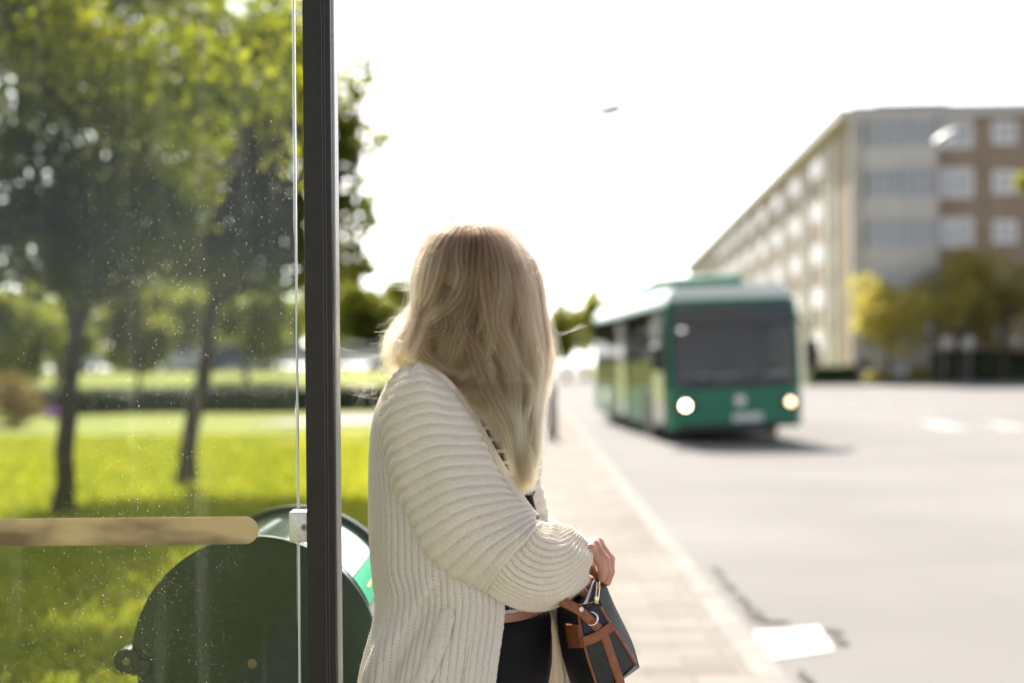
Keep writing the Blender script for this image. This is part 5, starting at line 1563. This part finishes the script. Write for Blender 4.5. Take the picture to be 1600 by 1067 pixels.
HB_ = np.array([  # y, left px, right px, centre depth, half depth
    (332.5, 732, 740, 2.745, .006), (335, 723, 751, 2.745, .02), (341, 708, 766, 2.745, .044), (351, 688, 788, 2.742, .066), (365, 672, 804, 2.74, .086), (381, 661, 818, 2.738, .10), (407, 650, 836, 2.735, .112), (428, 646, 844, 2.732, .118), (450, 644, 848, 2.732, .118),
    (480, 644, 850, 2.73, .118), (508, 632, 853, 2.728, .116), (532, 615, 855, 2.726, .114), (556, 608, 856, 2.724, .11), (575, 620, 855, 2.72, .105), (600, 655, 853, 2.71, .098), (640, 684, 848, 2.65, .08),
    (680, 716, 842, 2.622, .06), (720, 754, 835, 2.605, .045), (765, 792, 828, 2.60, .03), (800, 806, 824, 2.62, .03)], float)
gh = np.random.default_rng(2024)
def hair_strands(n, k, rmin, rmax, seed, fly=0.0):
    g = np.random.default_rng(seed)
    nc = 210
    nb_ = 24; bth = np.sort(g.random(nb_) * 2 * np.pi); bph = g.random(nb_) * 6.28; bam = .4 + g.random(nb_)
    cth = np.sort(g.random(nc) * 2 * np.pi); cph = g.random(nc) * 6.28; cam_ = .5 + g.random(nc); ctint = g.random(nc); cend = g.random(nc); ccurl = g.normal(size=nc)
    cro = g.normal(size=nc)
    th = g.random(n) * 2 * np.pi
    # keep more on the near side
    far = np.sin(th) < -.1; th = np.where(far & (g.random(n) < .45), g.random(n) * np.pi, th)
    face = np.abs(np.mod(th + R(63) + np.pi, 2 * np.pi) - np.pi) < R(42)
    th = np.where(face, g.random(n) * np.pi, th)
    ci = np.argmin(np.abs(np.mod(th[:, None] - cth[None] + np.pi, 2 * np.pi) - np.pi), 1)
    y0 = np.where(g.random(n) < .45, 332.8 + 5 * g.random(n), 334 + 70 * g.random(n) ** 1.6)
    x01 = .5 + .5 * np.cos(th)                      # 0 left .. 1 right in the picture
    yend = 575 + 55 * np.clip(x01 - .12, 0, 1) + 215 * np.clip((x01 - .30) / .35, 0, 1) * .8 + (cend[ci] - .7) * (60 + 60 * x01) + (g.random(n) - .75) * (40 + 60 * x01)
    yend = np.where(yend > 775, 775 - 95 * g.random(n) ** 1.5, yend)
    yend = np.where(np.sin(th) < 0, np.minimum(yend, 640 + 120 * x01), yend)
    s = np.linspace(0, 1, k)[None]
    y = y0[:, None] + (yend - y0)[:, None] * s
    r = rmin + (rmax - rmin) * g.random(n) ** .6
    r0 = .50 + .47 * g.random(n) ** .45
    sb = np.clip(s * (3 + 5 * g.random(n))[:, None], 0, 1); sb = sb * sb * (3 - 2 * sb)
    rr = r0[:, None] * (1 - sb) + r[:, None] * sb + .035 * cro[ci][:, None] * np.clip(s * 3, 0, 1)
    # tuft: strands draw together towards the middle of their lock
    dth = np.mod(th - cth[ci] + np.pi, 2 * np.pi) - np.pi
    pull = np.clip((s - .12) * 1.1, 0, .55)
    tt = th[:, None] - dth[:, None] * pull
    # waves that grow down the length, in step inside a lock
    amp = np.clip((y - 400) / 190, 0, 1.25)
    bi = np.argmin(np.abs(np.mod(th[:, None] - bth[None] + np.pi, 2 * np.pi) - np.pi), 1)
    tt = tt + .15 * amp * bam[bi][:, None] * np.sin((y - 343) / 40.0 + bph[bi][:, None] + .2 * g.normal(size=n)[:, None]) * (1.25 - x01)[:, None]
    tt = tt + .05 * amp * cam_[ci][:, None] * np.sin((y - 343) / 22.0 + cph[ci][:, None] + .5 * g.normal(size=n)[:, None])
    tt = tt + .05 * g.normal(size=n)[:, None] * np.sin((y - 343) / (30 + 40 * g.random(n))[:, None] + 6.28 * g.random(n)[:, None])
    # swept from the crown to the left on the left side
    tt = tt + .28 * np.clip((430 - y) / 90, 0, 1) * np.sin(tt) * np.where(x01 < .55, -1, .25)[:, None] * (1 - np.clip((x01 - .1) * 1.2, 0, 1))[:, None]
    rr = rr + .05 * amp * np.cos((y - 343) / 28.0 + bph[bi][:, None]) + .03 * amp * np.cos((y - 343) / 20.0 + cph[ci][:, None])
    if fly: 
        rr = rr + fly * np.abs(g.normal(size=n))[:, None] * s ** 1.3
        tt = tt + fly * .8 * g.normal(size=n)[:, None] * s ** 1.5
    L = np.interp(y, HB_[:, 0], HB_[:, 1]); Rr = np.interp(y, HB_[:, 0], HB_[:, 2]); dc = np.interp(y, HB_[:, 0], HB_[:, 3]); dq = np.interp(y, HB_[:, 0], HB_[:, 4])
    px = (L + Rr) / 2 + (Rr - L) / 2 * rr * np.cos(tt)
    d = dc - dq * rr * np.sin(tt)
    # ends curl
    e = np.clip((s - .82) / .18, 0, 1)
    px = px + 11 * ccurl[ci][:, None] * e ** 1.6 + 4 * g.normal(size=n)[:, None] * e ** 2
    yy = y - 9 * np.abs(ccurl[ci])[:, None] * e ** 2.2
    px = px + (1.3 * np.sin(y / 9 + 6.28 * g.random(n)[:, None])) * amp * .8
    P = Wv(px, yy, d)
    rad = .00009 * (1 - .6 * s ** 3) * np.ones((n, 1))
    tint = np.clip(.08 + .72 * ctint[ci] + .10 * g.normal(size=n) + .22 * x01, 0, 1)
    return P, rad, tint
A1 = hair_strands(30000, 40, .80, 1.0, 1)
A2 = hair_strands(14000, 32, .45, .85, 2)
A3 = hair_strands(420, 40, .98, 1.05, 3, .10)
hair = strands('hair', A1[0], A1[1], M['hair'], person, A1[2])
o = strands('hair_underlayer', A2[0], A2[1] * 1.4, M['hair'], hair, A2[2])
o = strands('flyaway_hair', A3[0], A3[1] * .6, M['hair'], hair, A3[2])
# locks that sweep over the mass, each from its own path
def hsurf(px, py, k=1.0):
    L = np.interp(py, HB_[:, 0], HB_[:, 1]); Rr = np.interp(py, HB_[:, 0], HB_[:, 2]); dc = np.interp(py, HB_[:, 0], HB_[:, 3]); dq = np.interp(py, HB_[:, 0], HB_[:, 4])
    u = np.clip((px - (L + Rr) / 2) / ((Rr - L) / 2 + 1e-6), -1, 1)
    return dc - dq * np.sqrt(np.maximum(1 - u * u, .02)) * k
def lock(path, n, w0, w1, seed, k=30, lift=1.0, tint=.5):
    g = np.random.default_rng(seed)
    p = np.array([(560 + x / 3.335, 320 + y / 3.335) for x, y in path])
    if path[0][1] <= 205: p = np.vstack([[736 + (p[0][0] - 736) * .35, 341], p])
    c = crv(p, k); tn = np.gradient(c, axis=0); tn /= np.linalg.norm(tn, axis=1, keepdims=True); nn = np.stack([-tn[:, 1], tn[:, 0]], 1)
    s = np.linspace(0, 1, k)
    wd = (w0 + (w1 - w0) * s) * (.55 + .45 * np.sin(np.pi * np.clip(s * 1.1, 0, 1)))
    a = g.normal(size=n) * .5; b = g.normal(size=n) * .5
    lat = a[:, None] * wd[None] + .8 * np.sin(s[None] * (6 + 5 * g.random(n))[:, None] + 6.28 * g.random(n)[:, None]) * (.4 + s[None])
    end = 1 - .22 * g.random(n) ** 2
    q = (s[None] * end[:, None]) * (k - 1); i = np.minimum(q.astype(int), k - 2); f = q - i
    px = c[i, 0] * (1 - f) + c[i + 1, 0] * f + nn[i, 0] * lat; py = c[i, 1] * (1 - f) + c[i + 1, 1] * f + nn[i, 1] * lat
    d = hsurf(px, py, lift) - .004 - .006 * np.abs(b)[:, None] - .004 * np.sin(np.pi * s)[None] * (1 - a[:, None] ** 2)
    return Wv(px, py, d), np.clip(tint + .1 * g.normal(size=n) + .38 * np.sin(a * 14 + seed), 0, 1)
LK = [([(500, 120), (440, 230), (410, 340), (370, 470), (310, 560), (220, 620), (165, 690), (150, 760), (200, 828)], 26, 16, .55),
      ([(545, 130), (530, 260), (540, 370), (500, 490), (430, 560), (330, 615), (250, 645), (200, 700), (212, 780)], 22, 16, .75),
      ([(420, 170), (370, 280), (345, 400), (320, 500), (255, 575), (190, 640), (165, 700)], 24, 14, .5),
      ([(590, 160), (580, 280), (570, 390), (520, 490), (430, 570), (345, 640), (300, 700), (310, 770), (400, 830)], 24, 18, .35),
      ([(610, 200), (600, 330), (590, 470), (560, 560), (520, 640), (490, 730), (470, 830), (500, 900)], 24, 20, .25),
      ([(640, 200), (640, 320), (650, 440), (670, 560), (700, 700), (755, 815), (800, 900), (800, 1000)], 26, 22, .6),
      ([(700, 180), (740, 300), (745, 450), (722, 600), (775, 720), (830, 840), (895, 920), (935, 1040)], 26, 22, .85),
      ([(670, 330), (700, 460), (702, 590), (690, 720), (645, 820), (575, 880), (500, 905)], 18, 16, .8),
      ([(780, 200), (835, 340), (865, 500), (900, 650), (930, 800), (950, 950), (930, 1080)], 24, 18, .9),
      ([(560, 430), (540, 560), (560, 670), (640, 780), (690, 860), (672, 950), (610, 1020)], 18, 16, .7),
      ([(470, 420), (430, 540), (440, 650), (350, 680), (330, 760), (420, 840), (520, 890)], 20, 14, .4),
      ([(620, 480), (610, 600), (600, 720), (650, 860), (720, 980), (790, 1120), (830, 1240)], 24, 22, .55),
      ([(740, 520), (760, 680), (800, 820), (820, 960), (830, 1120), (850, 1300)], 24, 20, .95),
      ([(560, 620), (600, 760), (640, 880), (700, 1020), (770, 1160), (810, 1320)], 24, 20, .6),
      ([(820, 300), (880, 470), (915, 640), (945, 790), (930, 930), (880, 1080)], 20, 14, .9),
      ([(480, 110), (400, 200), (340, 310), (310, 420), (300, 500)], 20, 18, .35)]
LP, LT = [], []
for q, (pa, w0, w1, ti) in enumerate(LK):
    P_, t_ = lock(pa, 420, w0, w1, 900 + q, tint=ti); LP.append(P_); LT.append(t_)
LP = np.vstack(LP); LT = np.concatenate(LT)
strands('hair_lock', LP, .000075 * (1 - .6 * np.linspace(0, 1, 30)[None] ** 3), M['hair'], hair, LT)
# short hairs standing off the crown and the sides
gk = np.random.default_rng(31)
kk_ = 340; a_ = gk.random(kk_) * np.pi * 1.15 - .08 * np.pi
cx_ = 746 + 101 * np.cos(a_) * (.6 + .4 * gk.random(kk_)); cy_ = 432 - 90 * np.sin(a_) * (.72 + .28 * gk.random(kk_))
dirx = np.cos(a_) * .6 + gk.normal(size=kk_) * .8; diry = -np.abs(np.sin(a_)) * .5 + gk.normal(size=kk_) * .55
ln = 8 + 20 * gk.random(kk_) ** 2; cv = gk.normal(size=kk_) * 1.1
ss_ = np.linspace(0, 1, 12)[None]
hx_ = cx_[:, None] + ln[:, None] * (dirx[:, None] * ss_ - diry[:, None] * cv[:, None] * ss_ ** 2); hy_ = cy_[:, None] + ln[:, None] * (diry[:, None] * ss_ + dirx[:, None] * cv[:, None] * ss_ ** 2)
hd_ = hsurf(cx_, cy_)[:, None] - .003 - .010 * ss_ * gk.random(kk_)[:, None]
strands('flyaway_hair', Wv(hx_, hy_, hd_), .000042 * (1 - .5 * ss_), M['hair'], hair, .6 + .4 * gk.random(kk_))
# single flyaway strands and the curl at the nape, drawn from their own paths
def free_strands(paths, per, spread, seed, k=26):
    g = np.random.default_rng(seed); out = []
    for p in paths:
        p = np.array(p, float)
        for q in range(per):
            j = p + np.cumsum(g.normal(size=p.shape) * np.array([spread, spread, .004]) * np.linspace(.5, 1, len(p))[:, None], 0) * .6 + g.normal(size=3) * np.array([spread * .5, spread * .5, .006])
            c = crv(j, k); out.append(Wv(c[:, 0], c[:, 1], c[:, 2]))
    return np.array(out)
d_ = 2.70
curl = [[(652, 470, d_ - .02), (634, 515, d_ - .03), (612, 540, d_ - .03), (604, 562, d_ - .03), (612, 578, d_ - .02), (630, 575, d_), (640, 560, d_)],
        [(656, 480, d_ - .04), (640, 525, d_ - .05), (622, 545, d_ - .05), (616, 562, d_ - .05), (624, 572, d_ - .04), (640, 566, d_ - .02)],
        [(650, 500, d_ - .06), (634, 540, d_ - .07), (622, 556, d_ - .07), (630, 572, d_ - .06), (650, 578, d_ - .05)],
        [(668, 500, d_ - .08), (650, 545, d_ - .09), (642, 565, d_ - .09), (655, 580, d_ - .08), (675, 583, d_ - .07)]]
C1 = free_strands(curl, 160, 5.5, 5)
strands('nape_curl', C1, .00007, M['hair'], hair, np.random.default_rng(1).random(len(C1)))
wis = [[(700, 520, 2.66), (740, 560, 2.62), (752, 600, 2.60), (725, 622, 2.59), (690, 622, 2.59)],
       [(730, 540, 2.65), (766, 590, 2.61), (772, 630, 2.60), (748, 650, 2.585), (715, 645, 2.58)],
       [(690, 540, 2.65), (715, 580, 2.61), (735, 604, 2.60), (706, 615, 2.59), (672, 600, 2.59)],
       [(760, 560, 2.64), (786, 620, 2.62), (786, 660, 2.61), (768, 690, 2.60)]]
C2 = free_strands(wis, 60, 4.0, 6)
strands('loose_wisp', C2, .00006, M['hair'], hair, .5 + .5 * np.random.default_rng(2).random(len(C2)))
fly = [[(632, 545, d_), (608, 552, d_), (585, 556, d_ + .01), (560, 552, d_), (530, 540, d_), (498, 520, d_)],
       [(622, 560, d_), (600, 575, d_), (580, 590, d_), (568, 612, d_), (563, 640, d_)],
       [(625, 565, d_), (600, 590, d_), (590, 606, d_), (575, 610, d_), (552, 602, d_)],
       [(620, 550, d_), (596, 556, d_), (576, 572, d_), (566, 590, d_)],
       [(625, 555, d_), (602, 566, d_), (590, 585, d_), (580, 620, d_), (590, 640, d_)],
       [(640, 480, d_), (625, 482, d_), (605, 470, d_), (592, 476, d_)],
       [(636, 500, d_), (615, 500, d_), (598, 512, d_)],
       [(645, 450, d_), (628, 452, d_), (612, 448, d_), (596, 452, d_)],
       [(848, 480, d_), (858, 500, d_), (866, 516, d_), (888, 520, d_), (918, 506, d_)],
       [(850, 500, d_), (860, 540, d_), (862, 570, d_), (868, 580, d_)],
       [(850, 520, d_), (858, 545, d_), (866, 562, d_)],
       [(845, 620, d_), (856, 650, d_), (850, 690, d_)],
       [(835, 660, d_), (846, 690, d_), (838, 720, d_)],
       [(690, 360, d_ - .05), (705, 348, d_ - .06), (722, 352, d_ - .07), (728, 365, d_ - .07)],
       [(770, 352, d_ - .05), (790, 362, d_ - .06), (806, 378, d_ - .06), (800, 392, d_ - .06)],
       [(800, 385, d_ - .05), (822, 400, d_ - .06), (838, 402, d_ - .05)],
       [(650, 420, d_ - .02), (664, 400, d_ - .04), (682, 390, d_ - .06)]]
C3 = free_strands(fly, 4, 4.5, 7)
strands('flyaway_hair', C3, .00003, M['hair'], hair, .6 + .4 * np.random.default_rng(3).random(len(C3)))
C4 = free_strands(fly[1:5], 14, 7, 17)
strands('flyaway_hair', C4, .00003, M['hair'], hair, .6 + .4 * np.random.default_rng(4).random(len(C4)))

# ------------------------------------------------------------------ handbag
M['bag_leather'] = mat('bag_dark_leather', (.012, .015, .018), .42, (.02, .024, .028), 40, 4, .25, 220, spec=.5, dist=.002)
M['bag_green'] = mat('bag_green_black_leather', (.012, .016, .014), .6, (.02, .025, .022), 40, 4, .25, 220, spec=.25, dist=.002)
M['bag_brown'] = mat('bag_brown_leather', (.21, .065, .028), .5, (.29, .10, .045), 60, 5, .3, 260, dist=.002)
M['bag_navy'] = mat('bag_navy_cloth', (.018, .024, .05), .7)
M['bag_lining'] = mat('bag_purple_lining', (.085, .075, .12), .7)
M['gold'] = mat('pale_gold', (.75, .62, .34), .28, metal=1.0)
M['silver'] = mat('silver_ring', (.70, .68, .62), .25, metal=1.0)
bo_ = Vector((.17, 2.62, .93))
bag = empty('handbag', bo_, 'small dark leather handbag with brown straps and piping held open', 'handbag')
D0, D1, D2 = 2.575, 2.66, 2.75
lf = [[(903, 945), (906, 972), (916, 1018), (936, 1080)], [(888, 941), (887, 970), (895, 1020), (914, 1086)], [(872, 938), (871, 966), (878, 1018), (896, 1080)]]
rt = [[(934, 938), (946, 962), (970, 998), (993, 1036)], [(938, 892), (958, 942), (986, 1000), (998, 1042)], [(926, 902), (944, 950), (968, 1000), (980, 1036)]]
def pan(cols, n=24):
    cs_ = [crv([tuple(W(x, y, d)) for x, y in c], n) for c, d in zip(cols, (D0, D1, D2))]
    m = 15
    g_ = np.zeros((n, m, 3))
    for i in range(n):
        g_[i] = crv([cs_[0][i], cs_[1][i], cs_[2][i]], m)
    return g_
GL_, GR_ = pan(lf), pan(rt)
def skin(g_, name, m, par, th=.0025):
    o = np_mesh(name, g_.reshape(-1, 3), grid_faces(*g_.shape[:2]), M[m], par, None, True, None, bo_)
    md = o.modifiers.new('thickness', 'SOLIDIFY'); md.thickness = th; md.offset = 0
    return o
skin(GL_, 'side_panel', 'bag_leather', bag); skin(GR_, 'flap_panel', 'bag_green', bag)
def between(A_, B_, m, sag):
    t = np.linspace(0, 1, m)[None, :, None]
    g_ = A_[:, None] * (1 - t) + B_[:, None] * t
    return g_ + np.array(sag)[None, None] * np.sin(np.pi * t)
gus = between(GL_[:, 0], GR_[:, 0], 16, (0, -.006, 0))
skin(gus, 'end_gusset', 'bag_leather', bag)
skin(between(GL_[:, -1], GR_[:, -1], 10, (0, .006, 0)), 'end_gusset', 'bag_leather', bag)
skin(between(GL_[-1], GR_[-1], 10, (0, 0, -.006)), 'base', 'bag_leather', bag)
# navy yoke of the gusset and the lining inside the mouth
skin(gus[1:9, 1:15] + np.array([0, -.003, 0]), 'gusset_yoke', 'bag_navy', bag, .001)
lin = between(GL_[1] * .94 + GR_[1] * .06, GR_[1] * .85 + GL_[1] * .15, 12, (0, 0, -.02)); skin(lin, 'lining', 'bag_lining', bag, .001)
def cord(P, r, m, name, par=bag):
    mb = MB(); mb.tube([tuple(p) for p in P], r, 8); return mb.build(name, M[m], par, off=bo_)
cord(GL_[:, 0] + np.array([0, -.002, 0]), .0026, 'bag_brown', 'piping'); cord(GR_[2:, 0] + np.array([.0, -.002, 0]), .0032, 'bag_brown', 'piping')
cord(GR_[0], .0018, 'gold', 'zip'); 
zp = nv(W(932, 937, D0 - .006)); mb = MB(); mb.box(zp, (.007, .005, .013), bev=.0015); mb.build('zip_pull', M['gold'], bag, off=bo_)
cord(between(GL_[:1, 0], GR_[:1, 0], 10, (0, -.004, -.001))[0], .0018, 'gold', 'zip')
def ribbon(px, width, d, m, name, par=bag, th=.003, n=24, lift=0.0):
    """strap lying on the bag: px path, width in px"""
    c = crv(px, n); tn = np.gradient(c, axis=0); tn /= np.linalg.norm(tn, axis=1, keepdims=True)
    nn = np.stack([-tn[:, 1], tn[:, 0]], 1)
    dd = np.linspace(d[0], d[1], n) - lift * np.sin(np.linspace(0, np.pi, n))
    g_ = np.stack([Wv(c[:, 0] + nn[:, 0] * width * s, c[:, 1] + nn[:, 1] * width * s, dd - .0012 * (1 - (2 * s) ** 2)) for s in np.linspace(-.5, .5, 7)], 1)
    return skin(g_, name, m, par, th)
ribbon([(911, 1002), (928, 996), (946, 985), (959, 976)], 15, (D0 - .008, D0 - .008), 'bag_brown', 'cross_strap', lift=.004)
ribbon([(941, 984), (950, 1008), (960, 1038), (969, 1064), (971, 1085)], 13, (D0 - .011, D0 - .008), 'bag_brown', 'down_strap', lift=.004)
skin(GL_[5:12, 0:9] + np.array([-.0035, -.0025, 0]), 'corner_patch', 'bag_brown', bag, .002)
hs_ = ribbon([(876, 938), (889, 944), (905, 953), (918, 964), (924, 970)], 15, (D0 + .0, D0 - .014), 'bag_brown', 'handle_strap', lift=.006)
ribbon([(921, 966), (928, 974), (936, 982)], 14, (D0 - .012, D0 - .010), 'bag_brown', 'ring_tab')
p = nv(W(908.5, 951.5, D0 - .022)); mb = MB(); mb.cyl(p, p + np.array([0, .006, 0]), .0042, .0048, 16); mb.build('rivet', M['silver'], hs_, off=bo_)
rp = []
for k in range(29):
    a = 2 * math.pi * k / 28
    x = 924.5 + 11.5 * math.cos(a) * .77 - 5.5 * math.sin(a) * .63; y = 966 + 11.5 * math.cos(a) * -.63 * -.55 + 9.5 * math.sin(a)
    rp.append(tuple(W(x, y, D0 - .014 - .006 * math.cos(a))))
mb = MB(); mb.tube(rp, .0017, 8, False); mb.build('ring', M['silver'], bag, off=bo_)
# long shoulder strap: from the bag up over her far shoulder
ss = crv([tuple(W(876, 938, D0 + .0)), tuple(W(860, 890, 2.66)), tuple(W(842, 830, 2.70)), tuple(W(829, 792, 2.70)), tuple(W(821, 757, 2.69)), tuple(W(806, 690, 2.73)), (-.03, 2.80, 1.44), tuple(T(.03, -.11, 1.50)), tuple(T(-.08, -.13, 1.44)), tuple(T(-.16, -.10, 1.30)), tuple(T(-.12, 0.02, 1.10)), tuple(W(880, 940, D2 + .03))], 110)
w3 = np.array([.35, -.9, .1]); w3 /= np.linalg.norm(w3)
Gss = ss[:, None] + np.linspace(-.5, .5, 5)[None, :, None] * .022 * np.array([.75, -.66, .0])[None, None]
skin(Gss, 'shoulder_strap', 'bag_leather', bag, .003)
cord(ss[:60] + np.array([-.011 * .75 - .002, .011 * .66 - .002, 0]), .0018, 'bag_brown', 'strap_edging')
